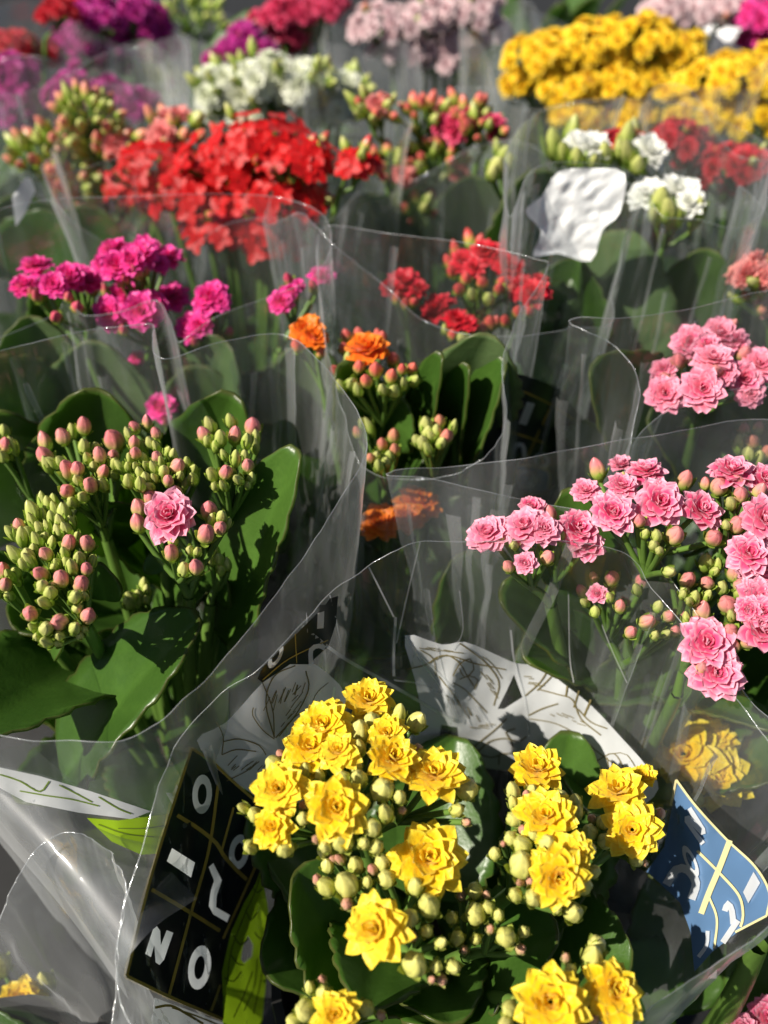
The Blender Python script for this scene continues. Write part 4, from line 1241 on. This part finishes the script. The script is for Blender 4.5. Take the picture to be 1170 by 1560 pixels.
pC.head(0.208, [(345, 985, 170), (520, 900, 190), (470, 960, 150)], [(400, 960, 60)], dome=.004, **CB, **o4)  # low orange flowers added for the reflection in the film
for b, t, w, nrm, cu, pale in [((640, 740, .19), (672, 535, .268), .026, (-.8, -.5, .3), .4, 0), ((690, 740, .19), (712, 555, .262), .026, (-.8, -.5, .3), .4, 0), ((690, 750, .19), (768, 552, .262), .036, (-.9, -.35, .3), .35, 0),
                         ((700, 640, .22), (742, 512, .272), .042, (0, -.8, .6), .2, 1), ((580, 660, .225), (615, 610, .245), .03, (.1, -.6, .8), .2, 0), ((560, 740, .19), (520, 560, .26), .04, (.6, -.6, .4), .3, 0),
                         ((600, 720, .2), (650, 690, .225), .03, (0, -.6, .8), .3, 0)]:
    pC.leaf(P(*b), P(*t), w, nrm, cu, .1, bool(pale))
for b, t, w, nrm in [((600, 900, .13), (640, 760, .19), .055, (0, -.85, .5)), ((540, 900, .13), (500, 740, .2), .055, (.2, -.85, .5)), ((660, 900, .13), (720, 760, .2), .055, (-.2, -.85, .5))]:
    pC.leaf(P(*b), P(*t), w, nrm, .2, .1, True)
pC.leaves(8, 0.07, 0.10, 0.05, 0.05)
sC = Sleeve("tall clear sleeve with curling right corner round the orange plant", 0.010, 0.285, R3([
    (562, 716, .238), (600, 726, .237), (650, 727, .239), (700, 719, .243), (738, 690, .249), (764, 650, .254), (770, 600, .26), (768, 545, .267), (795, 470, .277), (838, 406, .287), (815, 394, .288), (720, 373, .288), (600, 358, .288), (520, 344, .286), (486, 356, .283), (484, 430, .275), (497, 540, .262), (520, 630, .25), (540, 690, .242)]), seed=4)
#==BACK==
# ------------------------------------------------------------------ plants behind
def bits(l, kind=None):
    return [tuple(x) + ((kind,) if kind else ()) for x in l]
pE = Plant("rose pink double kalanchoe behind the pink one at the far right", 0.137, 0.315, 'rose', 5)
e6 = dict(org=(780, 460), k=3.0)
pE.head(0.256, [(700, 420, 175, 'double', (-.1, -.6, .6)), (870, 400, 180, 'double', (0, -.6, .6)), (920, 265, 170, 'double', (0, .1, 1)), (820, 190, 170), (950, 150, 180), (1060, 350, 160), (1130, 290, 170), (690, 310, 110), (890, 200, 120), (1010, 180, 140), (1090, 420, 130), (970, 330, 110)],
        [(760, 275, 92), (930, 320, 84), (1060, 235, 84), (1000, 115, 60), (900, 130, 60), (960, 110, 70), (700, 350, 60)], dome=.012, big='pinkbud', small='pinkbud', **e6)
pE.head(0.235, [], [(1060, 590, 62), (1125, 575, 52), (1100, 640, 72), (1160, 690, 62)] + gb([(1040, 660, 60), (1080, 700, 60), (1130, 720, 60), (1060, 630, 50)]), dome=.004, big='peachbud', **e6)
for b, t, w, nrm, cu in [((1080, 700, .19), (990, 640, .235), .05, (.2, -.7, .7), .3), ((1100, 740, .18), (1000, 735, .2), .05, (.1, -.6, .8), .3), ((1000, 680, .2), (905, 560, .262), .05, (.3, -.8, .5), .3), ((1100, 690, .2), (1180, 600, .25), .05, (-.2, -.8, .5), .3)]:
    pE.leaf(P(*b), P(*t), w, nrm, cu, .1)
pE.leaves(8, .07, .10, .05, .05)
sE = Sleeve("clear sleeve with looped fold at its left edge round the rose pink plant", 0.137, 0.315, R3([
    (871, 491, .281), (900, 504, .28), (940, 528, .277), (967, 562, .273), (977, 600, .268), (968, 640, .262), (962, 680, .256), (985, 650, .258), (1050, 602, .264), (1100, 594, .266), (1170, 590, .267), (1300, 590, .267), (1380, 520, .274), (1330, 440, .283), (1180, 440, .286), (1050, 470, .286), (950, 484, .284), (890, 482, .283)]), seed=5)

pG = Plant("vivid magenta double kalanchoe behind the pink bud plant", -0.105, 0.350, 'magenta', 6)
g5 = dict(org=(0, 360), k=2.925)
GBK = dict(big='magentabud', small='magentabud')
pG.head(0.262, [(165, 135, 135, 'double', (0, .2, 1)), (115, 225, 140), (310, 180, 135), (240, 215, 120), (400, 200, 120), (350, 170, 110)], [(345, 315, 62), (250, 360, 62), (170, 270, 64), (305, 270, 52), (150, 255, 60), (410, 240, 55)], dome=.008, **GBK, **g5)
pG.head(0.266, [(510, 60, 130, 'double', (0, .2, 1)), (530, 135, 155), (470, 130, 120), (620, 85, 150), (655, 50, 120), (740, 105, 150, 'double', (0, .2, 1)), (590, 110, 120), (700, 120, 110)], [(610, 160, 72), (560, 190, 52), (540, 205, 50), (640, 150, 60)], dome=.010, **GBK, **g5)
pG.head(0.252, [(490, 345, 150, 'double', (0, -.8, .5)), (630, 335, 165, 'double', (0, -.8, .5)), (550, 255, 120), (760, 275, 160), (690, 300, 120)], [(470, 245, 50), (550, 420, 50)], dome=.006, **GBK, **g5)
pG.head(0.256, [(940, 275, 160), (980, 290, 100)], [(1000, 330, 50), (880, 320, 50)], dome=.004, **GBK, **g5)
pG.head(0.245, [(860, 415, 150), (890, 400, 110)], [(870, 470, 50), (1020, 430, 50)], dome=.004, **GBK, **g5)
pG.head(0.225, [(610, 545, 75)], [(630, 575, 40)], dome=.002, **GBK, **g5)
pG.head(0.222, [(720, 765, 130, 'double', (0, -.6, .7))], [(740, 830, 40)], dome=.002, **GBK, **g5)
pG.head(0.262, [(1255, 290, 110, 'double', (0, -.6, .6)), (1300, 240, 70), (1430, 180, 110), (1330, 220, 60)], [(1270, 250, 60), (1400, 230, 50), (1290, 200, 60)], dome=.004, **GBK, **g5)
for b, t, w, nrm, cu, pale in [((90, 640, .19), (45, 480, .255), .05, (.2, -.8, .5), .3, 1), ((180, 640, .19), (150, 520, .245), .055, (0, -.8, .5), .2, 1), ((290, 640, .19), (345, 520, .25), .055, (-.1, -.8, .5), .2, 1), ((60, 640, .2), (-40, 560, .24), .05, (.2, -.8, .6), .2, 0), ((120, 520, .23), (60, 430, .26), .03, (0, -.6, .7), .2, 0)]:
    pG.leaf(P(*b), P(*t), w, nrm, cu, .1, bool(pale))
for b, t, w in [((400, 700, .17), (395, 565, .228), .055), ((330, 690, .18), (300, 560, .235), .05), ((470, 680, .18), (470, 520, .245), .05)]:
    pG.leaf(P(*b), P(*t), w, (0, -.85, .5), .2, .1, True)
pG.leaves(9, .075, .10, .06, .055)
sG = Sleeve("clear sleeve with pleated front round the magenta plant", -0.105, 0.350, R3([
    (-90, 545, .255), (0, 514, .258), (78, 481, .263), (94, 460, .267), (110, 470, .267), (130, 482, .266), (180, 476, .267), (236, 458, .27), (258, 485, .268), (272, 520, .264), (300, 500, .268), (360, 470, .272), (480, 420, .278), (505, 340, .288), (420, 300, .293), (200, 298, .294), (0, 320, .29), (-130, 420, .272)]), seed=6)

pH = Plant("small red double kalanchoe seen through film behind the orange plant", 0.030, 0.395, 'crimson', 7)
HB = dict(big='redbud', small='redbud')
pH.head(0.256, [(738, 385, 46), (775, 408, 50), (705, 398, 40), (755, 392, 38), (722, 408, 34)], bits([(690, 415, 22), (735, 430, 20), (700, 440, 22), (760, 440, 20), (715, 365, 22), (780, 440, 18), (695, 385, 22), (730, 370, 20), (765, 430, 20), (710, 425, 20), (790, 425, 18), (685, 400, 20)]) + bits([(745, 455, 18), (720, 450, 18)], 'greenbud'), dome=.006, **HB)
pH.head(0.254, [(615, 432, 52), (598, 440, 36), (635, 440, 34)], bits([(605, 455, 20), (630, 460, 18), (618, 462, 18)], 'redbud'), dome=.004, **HB)
pH.head(0.246, [(695, 488, 40), (665, 470, 52), (712, 492, 30)], bits([(745, 495, 24), (735, 500, 18), (755, 490, 20), (715, 505, 18), (690, 510, 18)]) + bits([(680, 505, 16), (705, 515, 16)], 'greenbud'), dome=.004, **HB)
pH.head(0.252, [(812, 448, 50), (795, 440, 45), (820, 430, 35)], bits([(790, 475, 22), (808, 475, 18), (770, 490, 20)]), dome=.004, **HB)
pH.leaves(9, .075, .10, .06, .055)
sH = Sleeve("clear sleeve round the small red plant behind the orange one", 0.030, 0.395, circle_rim(0.03, 0.395, .085, .272, 71, .16), seed=7)

kp = sH.print_poly([(742, 590), (762, 565), (800, 572), (850, 590), (890, 640), (885, 700), (840, 740), (740, 745), (735, 680)], 'navy', off=.001)
if kp:
    sH.print_poly([(803, 612), (815, 615), (802, 648), (790, 645)], 'letter', "letter", 0, .0016, 5, kp)
    letter_o(sH, kp, 742, 607, 12, 16, .3, .0016); letter_o(sH, kp, 825, 702, 13, 12, 0, .0016)
    sH.strokes([([(778, 705), (784, 682), (796, 678), (800, 700)], 7)], 'letter', "letter", off=.0016, parent=kp)
    sH.strokes([([(866, 652), (854, 654), (862, 662), (850, 668)], 6)], 'letter', "letter", off=.0016, parent=kp)
    sH.strokes([([(795, 595), (845, 620), (885, 655), (872, 700)], 3), ([(838, 622), (820, 660), (800, 705)], 3), ([(770, 655), (830, 675)], 3)], 'gold', "gold_lines", off=.0014, parent=kp)
bp = sH.print_poly([(758, 745), (770, 716), (800, 708), (835, 718), (836, 745), (815, 752)], 'blue', off=.0014)
if bp:
    letter_o(sH, bp, 800, 730, 18, 15, 0, .002)
    sH.strokes([([(760, 740), (770, 716), (800, 709), (835, 718), (836, 745)], 2.5)], 'cream', "cream_lines", off=.0018, parent=bp)


pJ = Plant("white double kalanchoe with pale green buds above the sleeve with a white sun glare patch", 0.125, 0.435, 'white', 8)
WBD = dict(big='greenbud', small='greenbud')
pJ.head(0.286, [(900, 226, 60, 'double', (0, -.2, 1)), (880, 220, 45)], bits([(845, 226, 30), (862, 238, 26), (870, 207, 26), (920, 240, 26), (880, 242, 24), (905, 250, 20)], 'greenbud'), dome=.004, **WBD)
pJ.head(0.284, [(988, 232, 62, 'double', (.3, -.3, .8))], bits([(953, 220, 30), (960, 240, 30), (972, 252, 24), (945, 232, 22), (965, 205, 22)], 'greenbud'), dome=.004, **WBD)
pJ.head(0.272, [(1035, 298, 72, 'double', (.1, -.3, .9)), (990, 298, 60), (1050, 310, 45)], bits([(1005, 310, 30), (1020, 325, 28), (1000, 330, 22), (1060, 330, 26), (1030, 330, 24)], 'greenbud'), dome=.004, **WBD)
pJ.head(0.276, [], bits([(757, 255, 26), (765, 240, 22), (750, 265, 20), (770, 262, 18), (775, 250, 18), (760, 232, 18)], 'greenbud'), dome=.003, **WBD)
pJ.head(0.255, [], bits([(940, 310, 24), (930, 325, 20), (950, 320, 22), (945, 300, 20), (920, 315, 18)], 'greenbud'), dome=.003, **WBD)
for b, t, w, nrm, cu, pale in [((930, 600, .19), (945, 355, .262), .06, (0, -.85, .5), .15, 1), ((800, 400, .22), (815, 260, .28), .055, (.1, -.85, .5), .15, 1), ((860, 520, .21), (880, 395, .255), .05, (-.3, -.6, .7), .5, 0), ((860, 560, .2), (770, 440, .25), .05, (.3, -.7, .6), .3, 0), ((1030, 520, .2), (1080, 380, .26), .05, (-.2, -.8, .5), .3, 0)]:
    pJ.leaf(P(*b), P(*t), w, nrm, cu, .08, bool(pale))
pJ.leaves(8, .075, .10, .06, .055)
sJ = Sleeve("clear sleeve with a white patch painted as sun glare round the white kalanchoe", 0.125, 0.435, R3([(775, 330, .292), (800, 270, .301), (832, 250, .304), (880, 248, .305), (950, 258, .303), (985, 292, .296), (1010, 330, .290), (1060, 335, .290), (1130, 350, .288), (1170, 300, .294), (1160, 220, .30), (1060, 165, .303), (940, 150, .304), (830, 170, .303), (770, 230, .299)]), seed=8, crumple=.006)
wp = sJ.print_poly(sJ.smooth([(800, 322), (826, 298), (850, 262), (900, 256), (952, 264), (944, 325), (918, 350), (900, 398), (850, 386), (812, 390), (824, 352)]), 'glare', "glare_patch", off=.001, crinkle=.0012, step=5)  # sun glare on the clear film, built as a white crumpled sheet
pI = Plant("scarlet kalanchoe with a big dome of small four petalled flowers", -0.085, 0.475, 'red', 9)
for x, y, z, r, n in [(235, 250, .268, 72, 26), (300, 285, .262, 70, 28), (345, 235, .278, 75, 30), (395, 205, .288, 72, 30), (455, 235, .284, 60, 26), (415, 290, .266, 78, 32), (340, 330, .25, 66, 26), (400, 350, .244, 62, 26), (455, 305, .256, 50, 20), (205, 275, .25, 44, 12), (545, 245, .285, 30, 10)]:
    pI.dome_head(x, y, z, r, int(n * 1.15), 36, 3, 15, bud='redbud', flat=.55)
pI.leaves(9, .075, .10, .06, .055)
sI = Sleeve("clear sleeve round the big scarlet plant", -0.085, 0.475, circle_rim(-0.085, 0.475, .086, .272, 15, .14), seed=9)

pK = Plant("kalanchoe in pale salmon bud at the upper left", -0.190, 0.500, 'salmon', 10, green=.5)
for x, y, z, r, n, nb in [(70, 230, .262, 46, 0, 26), (130, 165, .285, 42, 0, 24), (165, 215, .268, 46, 1, 26), (110, 265, .25, 40, 0, 20), (175, 300, .238, 36, 0, 14), (100, 205, .272, 30, 1, 12), (265, 195, .278, 40, 5, 12)]:
    pK.dome_head(x, y, z, r, n, 40, nb, 17, 'double', bud='peachbud', flat=.8)
for b, t in [((80, 420, .2), (20, 300, .25)), ((140, 420, .2), (150, 320, .245)), ((60, 440, .2), (90, 330, .245))]:
    pK.leaf(P(*b), P(*t), .06, (.1, -.85, .5), .2, .1)
pK.leaves(9, .075, .10, .06, .055)
sK = Sleeve("clear sleeve with a white tag round the salmon bud plant", -0.190, 0.500, circle_rim(-0.19, 0.5, .086, .282, 18, .14), seed=10)
sK.print_poly([(18, 300), (44, 262), (54, 290), (38, 326), (24, 345)], 'print_white', "printed_patch", off=.001)

pL = Plant("coral pink budding kalanchoe behind the small red plant", 0.030, 0.525, 'salmon', 11, green=.4)
for x, y, z, r, n, nb in [(570, 165, .29, 32, 2, 14), (645, 172, .286, 38, 1, 16), (715, 180, .286, 44, 7, 14), (660, 245, .262, 46, 2, 26), (600, 250, .262, 36, 4, 12), (640, 320, .24, 24, 0, 8), (740, 195, .284, 30, 3, 6)]:
    pL.dome_head(x, y, z, r, n, 38, nb, 16, 'double', colour='cerise' if x in (715, 740) else None, bud='coralbud', flat=.75)
pL.leaves(9, .075, .12, .07, .055)
for b, t in [((640, 380, .2), (600, 300, .25)), ((700, 400, .2), (720, 270, .26)), ((560, 380, .2), (545, 300, .25))]:
    pL.leaf(P(*b), P(*t), .06, (.1, -.85, .5), .2, .1, True)
sL = Sleeve("clear sleeve round the coral pink budding plant", 0.030, 0.525, circle_rim(0.03, 0.525, .085, .280, 22, .14), seed=11)

pM = Plant("creamy white kalanchoe dome behind the scarlet plant", -0.065, 0.625, 'cream', 12)
for x, y, z, r, n in [(350, 128, .274, 50, 22), (400, 108, .285, 50, 22), (455, 116, .283, 52, 22), (375, 160, .26, 56, 24), (445, 168, .256, 56, 24), (410, 140, .27, 40, 14), (510, 150, .262, 40, 14), (530, 130, .27, 30, 10), (335, 155, .26, 30, 10)]:
    pM.dome_head(x, y, z, r, int(n * .75), 40, 9, 16, 'double', bud='greenbud')
pM.leaves(8, .075, .10, .06, .055)
sM = Sleeve("clear sleeve round the creamy white dome", -0.065, 0.625, circle_rim(-0.065, 0.625, .088, .270, 25, .12), seed=12, mat='film_far')

pN = Plant("golden yellow kalanchoe dome left of the two at the upper right", 0.150, 0.640, 'golden', 13)
for x, y, z, r, n in [(830, 75, .288, 58, 30), (900, 60, .294, 62, 34), (975, 50, .298, 62, 34), (1030, 70, .29, 48, 24), (860, 120, .272, 60, 32), (940, 110, .276, 66, 36), (1000, 110, .274, 52, 26), (880, 165, .256, 46, 20), (960, 165, .256, 46, 20), (810, 120, .268, 40, 14)]:
    pN.dome_head(x, y, z, r, n, 30, 0, 12, 'double')
pN.leaves(8, .075, .10, .06, .055)
sN = Sleeve("clear ribbed sleeve round the left golden yellow dome", 0.150, 0.640, circle_rim(0.15, 0.64, .092, .285, 28, .12, n=40), seed=13, mat='film_far')
pO = Plant("golden yellow kalanchoe dome cut by the right edge of the photo", 0.262, 0.600, 'golden', 14)
for x, y, z, r, n in [(1060, 115, .276, 56, 28), (1120, 105, .284, 60, 34), (1180, 100, .286, 60, 30), (1080, 160, .262, 56, 30), (1145, 165, .262, 58, 32), (1200, 160, .262, 50, 20), (1040, 145, .262, 34, 12), (1130, 135, .272, 50, 24)]:
    pO.dome_head(x, y, z, r, n, 30, 0, 12, 'double')
pO.leaves(8, .075, .10, .06, .055)
sO = Sleeve("clear sleeve round the right golden yellow dome", 0.262, 0.600, circle_rim(0.262, 0.6, .088, .25, 31, .12), seed=14, mat='film_far')

pU = Plant("crimson kalanchoe behind the white flowers at the right", 0.225, 0.495, 'crimson', 15)
for x, y, z, r, n in [(1035, 205, .278, 38, 14), (1065, 230, .268, 34, 12), (955, 212, .284, 26, 9), (1120, 245, .272, 40, 14), (1150, 240, .276, 26, 9), (1100, 280, .256, 30, 8)]:
    pU.dome_head(x, y, z, r, n, 34, 3, 12, 'double', bud='redbud')
pU.leaves(8, .075, .12, .06, .055)
sU = Sleeve("clear sleeve round the crimson plant at right", 0.225, 0.495, circle_rim(0.225, 0.495, .086, .290, 34, .14), seed=15)
pV = Plant("salmon pink kalanchoe cut by the right edge, behind the rose plant", 0.240, 0.385, 'salmon', 16)
for x, y, z, r, n, nb in [(1160, 415, .262, 34, 6, 4), (1165, 460, .245, 30, 1, 10), (1230, 420, .265, 50, 8, 6)]:
    pV.dome_head(x, y, z, r, n, 44, nb, 18, 'double', bud='peachbud')
pV.leaves(8, .07, .12, .06, .05)
sV = Sleeve("clear sleeve round the salmon pink plant at the right edge", 0.240, 0.385, circle_rim(0.24, 0.385, .088, .278, 37, .12), seed=16)

pP = Plant("pale blush pink kalanchoe dome at the top middle", 0.030, 0.770, 'blush', 17)
for x, y, z, r, n in [(590, 30, .282, 52, 24), (650, 15, .288, 52, 24), (715, 10, .29, 52, 24), (610, 65, .265, 46, 18), (690, 55, .268, 52, 22), (745, 45, .272, 40, 16), (670, 85, .256, 36, 12)]:
    pP.dome_head(x, y, z, r, n, 27, 2, 12, 'double', bud='peachbud')
pP.leaves(8, .075, .10, .06, .055)
sP = Sleeve("clear sleeve round the pale blush dome", 0.030, 0.770, circle_rim(0.03, 0.77, .09, .272, 40, .10), seed=17, mat='film_far')
pQ = Plant("purple magenta kalanchoe dome at the upper left", -0.215, 0.765, 'purple', 18)
for x, y, z, r, n in [(150, 20, .29, 44, 22), (200, 15, .29, 44, 22), (120, 55, .272, 40, 18), (175, 60, .268, 46, 22), (225, 60, .268, 40, 18), (150, 90, .25, 36, 14), (235, 35, .28, 30, 10), (245, 70, .26, 24, 8)]:
    pQ.dome_head(x, y, z, r, n, 26, 0, 10, 'double')
pQ.leaves(8, .075, .10, .06, .055)
sQ = Sleeve("clear sleeve round the purple magenta dome", -0.215, 0.765, circle_rim(-0.215, 0.765, .092, .245, 43, .10), seed=18, mat='film_far')
pT = Plant("magenta kalanchoe veiled by hazy film at the left edge", -0.225, 0.630, 'purple', 19)
for x, y, z, r, n in [(10, 105, .272, 40, 18), (20, 140, .258, 44, 20), (-30, 120, .265, 44, 16), (110, 135, .262, 40, 16), (160, 140, .26, 40, 16), (200, 150, .256, 34, 12), (30, 170, .245, 34, 12)]:
    pT.dome_head(x, y, z, r, n, 30, 0, 12, 'double', bud='magentabud')
pT.leaves(8, .075, .10, .06, .055)
sT = Sleeve("hazy clear sleeve round the veiled magenta plant at left", -0.225, 0.630, circle_rim(-0.225, 0.63, .095, .290, 46, .10), seed=19, mat='film_far')
pR = Plant("dark red kalanchoe at the left edge of the table", -0.335, 0.745, 'crimson', 20)
for x, y, z, r, n in [(25, 60, .278, 30, 12), (60, 78, .268, 34, 14), (90, 15, .3, 30, 10)]:
    pR.dome_head(x, y, z, r, n, 26, 0, 10, 'double')
pR.leaves(8, .075, .10, .06, .055)
pS = Plant("cerise kalanchoe with a paper card at the top of the table", -0.080, 0.800, 'cerise', 21)
for x, y, z, r, n in [(430, 15, .285, 40, 18), (470, 10, .288, 36, 16), (440, 45, .27, 30, 12), (500, 5, .292, 30, 12), (450, 62, .26, 22, 8)]:
    pS.dome_head(x, y, z, r, n, 26, 0, 10, 'double')
pS.leaves(8, .075, .10, .06, .055)
pW = Plant("small purple magenta kalanchoe between the purple dome and the cream dome", -0.105, 0.708, 'purple', 22)
for x, y, z, r, n in [(375, 45, .278, 22, 10), (360, 72, .268, 26, 12), (395, 70, .268, 20, 8), (328, 88, .262, 16, 6)]:
    pW.dome_head(x, y, z, r, n, 26, 1, 10, 'double', bud='magentabud')
pW.leaves(8, .07, .10, .06, .055)
pX = Plant("pale blush kalanchoe beside the white cone at the upper right corner", 0.215, 0.790, 'blush', 23)
for x, y, z, r, n in [(1010, 10, .29, 40, 18), (1060, 12, .288, 44, 20), (1110, 10, .29, 40, 18), (1040, 30, .275, 30, 10)]:
    pX.dome_head(x, y, z, r, n, 26, 2, 10, 'double', bud='peachbud')
pX.leaves(8, .075, .10, .06, .055)
pY = Plant("magenta kalanchoe in the upper right corner of the photo", 0.335, 0.735, 'cerise', 24)
for x, y, z, r, n in [(1160, 20, .288, 34, 18), (1175, 45, .276, 34, 16), (1150, 60, .266, 20, 8), (1200, 30, .285, 34, 12)]:
    pY.dome_head(x, y, z, r, n, 28, 0, 10, 'double', colour='magenta')
pY.leaves(8, .075, .10, .06, .055)

# white paper cone standing between them
wc = thing("paper_cone", "plain white paper cone standing beside the golden domes", "paper cone", P(1102, 62, .25).to_2d().to_3d())
V, F = [], []
n = 36
for j, (r, z) in enumerate(((.022, 0.0), (.028, .10), (.034, .2), (.041, .274), (.0402, .274), (.033, .2))):
    for i in range(n):
        a = 2 * math.pi * i / n
        V.append((r * math.cos(a), r * math.sin(a), z + (.006 * math.cos(a + 1) if z > .25 else 0)))
for j in range(5):
    for i in range(n):
        F.append((j * n + i, j * n + (i + 1) % n, (j + 1) * n + (i + 1) % n, (j + 1) * n + i))
link("paper", mesh_from("cone_paper", V, F, None, True, M['bowl']), wc)
# paper card by the cerise flowers
cc = P(475, 36, .272)
card = thing("paper_card", "small pale paper card tilted among the cerise flowers", "card", cc)
ex = Vector((.95, .0, .3)).normalized(); ez = Vector((-.28, -.35, .9)).normalized()
hw, hh = .011, .017
nn = ex.cross(ez).normalized() * .0004
V = [ex * sx * hw + ez * sz * hh + nn * k for k in (1, -1) for sx, sz in ((-1, -1), (1, -1), (1, 1), (-1, 1))]
V = [v + (ez.cross(ex)).normalized() * 0.0 for v in V]
F = [(0, 1, 2, 3), (7, 6, 5, 4), (0, 4, 5, 1), (1, 5, 6, 2), (2, 6, 7, 3), (3, 7, 4, 0)]
link("card_sheet", mesh_from("card_sheet", V, F, None, False, M['card']), card)

# front left and front right neighbours, mostly outside the picture
pF = Plant("yellow kalanchoe at the bottom left corner seen through its sleeve", -0.125, 0.080, 'yellow', 25)
pF.head(0.070, [(32, 1525, 62), (-40, 1550, 70)], [(70, 1500, 30), (0, 1470, 30)], dome=.004, big='yellowbud')
pF.leaves(6, .05, .05, .03, .04)
sF = Sleeve("large empty-looking sleeve with a bright sun streak at the bottom left", -0.125, 0.080, R3([(-40, 1490, .185), (0, 1398, .192), (25, 1340, .197), (62, 1288, .201), (120, 1266, .203), (172, 1300, .2), (190, 1360, .196), (178, 1440, .19), (165, 1600, .182), (100, 1800, .175), (-200, 1850, .172), (-300, 1650, .175)]), seed=20, mat='film_far')
pReflection = Plant("added yellow plant standing in for a reflection in the film between the blue grid and the pink plant", 0.112, 0.118, 'yellow', 26, pot=False)  # added plant imitating the front flowers' reflection in the film
pReflection.head(0.150, [(1042, 1150, 115), (1090, 1185, 100), (1085, 1130, 70)], [(1100, 1100, 30), (1060, 1215, 30)], dome=.004, big='yellowbud')
pReflection.leaves(6, .05, .06, .03, .04)
pA2 = Plant("pink kalanchoe peeping in at the bottom right corner", 0.150, 0.050, 'rose', 27)
pA2.head(0.11, [(1128, 1568, 50), (1172, 1552, 60)], [], dome=.003)
pA2.leaves(7, .06, .09, .05, .05)

pG1 = Plant("leafy kalanchoe not yet in bloom at the top left of the table", -0.330, 0.880, 'cream', 30)
for x, y, z, r, n, nb in [(290, 15, .27, 40, 0, 14), (310, 40, .255, 30, 0, 10)]:
    pG1.base.x = -0.175; pG1.base.y = 0.88
    pG1.root.location = pG1.base
    pG1.dome_head(x, y, z, r, n, 20, nb, 12, bud='greenbud')
pG1.leaves(10, .085, .12, .08, .06)
sG1 = Sleeve("clear sleeve round the leafy unbloomed plant at the top left", -0.175, 0.88, circle_rim(-0.175, .88, .09, .26, 51, .1), seed=31, mat='film_far')
pG2 = Plant("leafy dark kalanchoe at the top between blush and golden domes", 0.130, 0.880, 'cream', 31)
pG2.leaves(12, .09, .12, .12, .06)
pG2.leaf(P(800, 60, .2), P(790, -10, .27), .06, (0, -.8, .5))
pG3 = Plant("scarlet kalanchoe behind the purple dome at the top left", -0.300, 0.900, 'red', 32)
for x, y, z, r, n in [(95, 12, .29, 30, 14), (130, -5, .295, 30, 12)]:
    pG3.dome_head(x, y, z, r, n, 22, 0, 10, 'double')
pG3.leaves(9, .085, .12, .06, .06)
wp2 = sQ.print_poly([(30, 60), (60, 42), (100, 35), (118, 60), (100, 95), (60, 105), (40, 90)], 'print_white', "printed_panel", off=.001)

a = P(-40, 1168, .205)  # film flap added and angled so it mirrors the sun as a streak
best = None
for k in range(80):
    b_ = P(206, 1444, .15 + k * .001)
    H_ = ((CAM - (a + b_) * .5).normalized() + SUN).normalized()
    v_ = abs((b_ - a).normalized().dot(H_))
    if best is None or v_ < best[0]:
        best = (v_, b_)
b = best[1]
axd = (b - a).normalized()
up_ = ((CAM - (a + b) * .5).normalized() + SUN).normalized()
up_ = (up_ - axd * up_.dot(axd)).normalized()
sd_ = axd.cross(up_).normalized()
V, F = [], []
ns_, nt_ = 40, 24
for i in range(ns_ + 1):
    u = i / ns_
    c_ = a.lerp(b, u) - up_ * .004 * math.sin(math.pi * u)
    r_ = .007 + .004 * u
    for j in range(nt_ + 1):
        t = 2 * j / nt_ - 1
        ang = max(-1.35, min(1.35, t * 2.6))
        ext = max(0, abs(t) - .52) * (.05 if t > 0 else .02)
        p = c_ + sd_ * (r_ * math.sin(ang)) + up_ * (r_ * (math.cos(ang) - 1))
        p += (sd_ * (1 if t > 0 else -1) * .45 - up_ * .9) * ext
        p += up_ * .00025 * noise.noise(p * 60)
        V.append(p - sF.c)
for i in range(ns_):
    for j in range(nt_):
        q = i * (nt_ + 1) + j
        F.append((q, q + 1, q + nt_ + 2, q + nt_ + 1))
M['flap'] = film_mat("streak_flap_film", haze=0.05, gloss=0.05, edge=0.4, rough=0.36, wav=0.08)
link("sun_streak_flap", mesh_from("sun_streak_flap", V, F, None, True, M['flap']), sF.root)

for k, (sl, c) in enumerate(((sA, 10), (sB, 9), (sC, 12), (sD, 12), (sE, 12), (sG, 14), (sH, 14), (sI, 14), (sJ, 16), (sK, 12), (sL, 14), (sM, 12), (sN, 16), (sO, 14), (sP, 14), (sT, 12), (sU, 14), (sV, 12))):
    sl.folds(c, 100 + k)
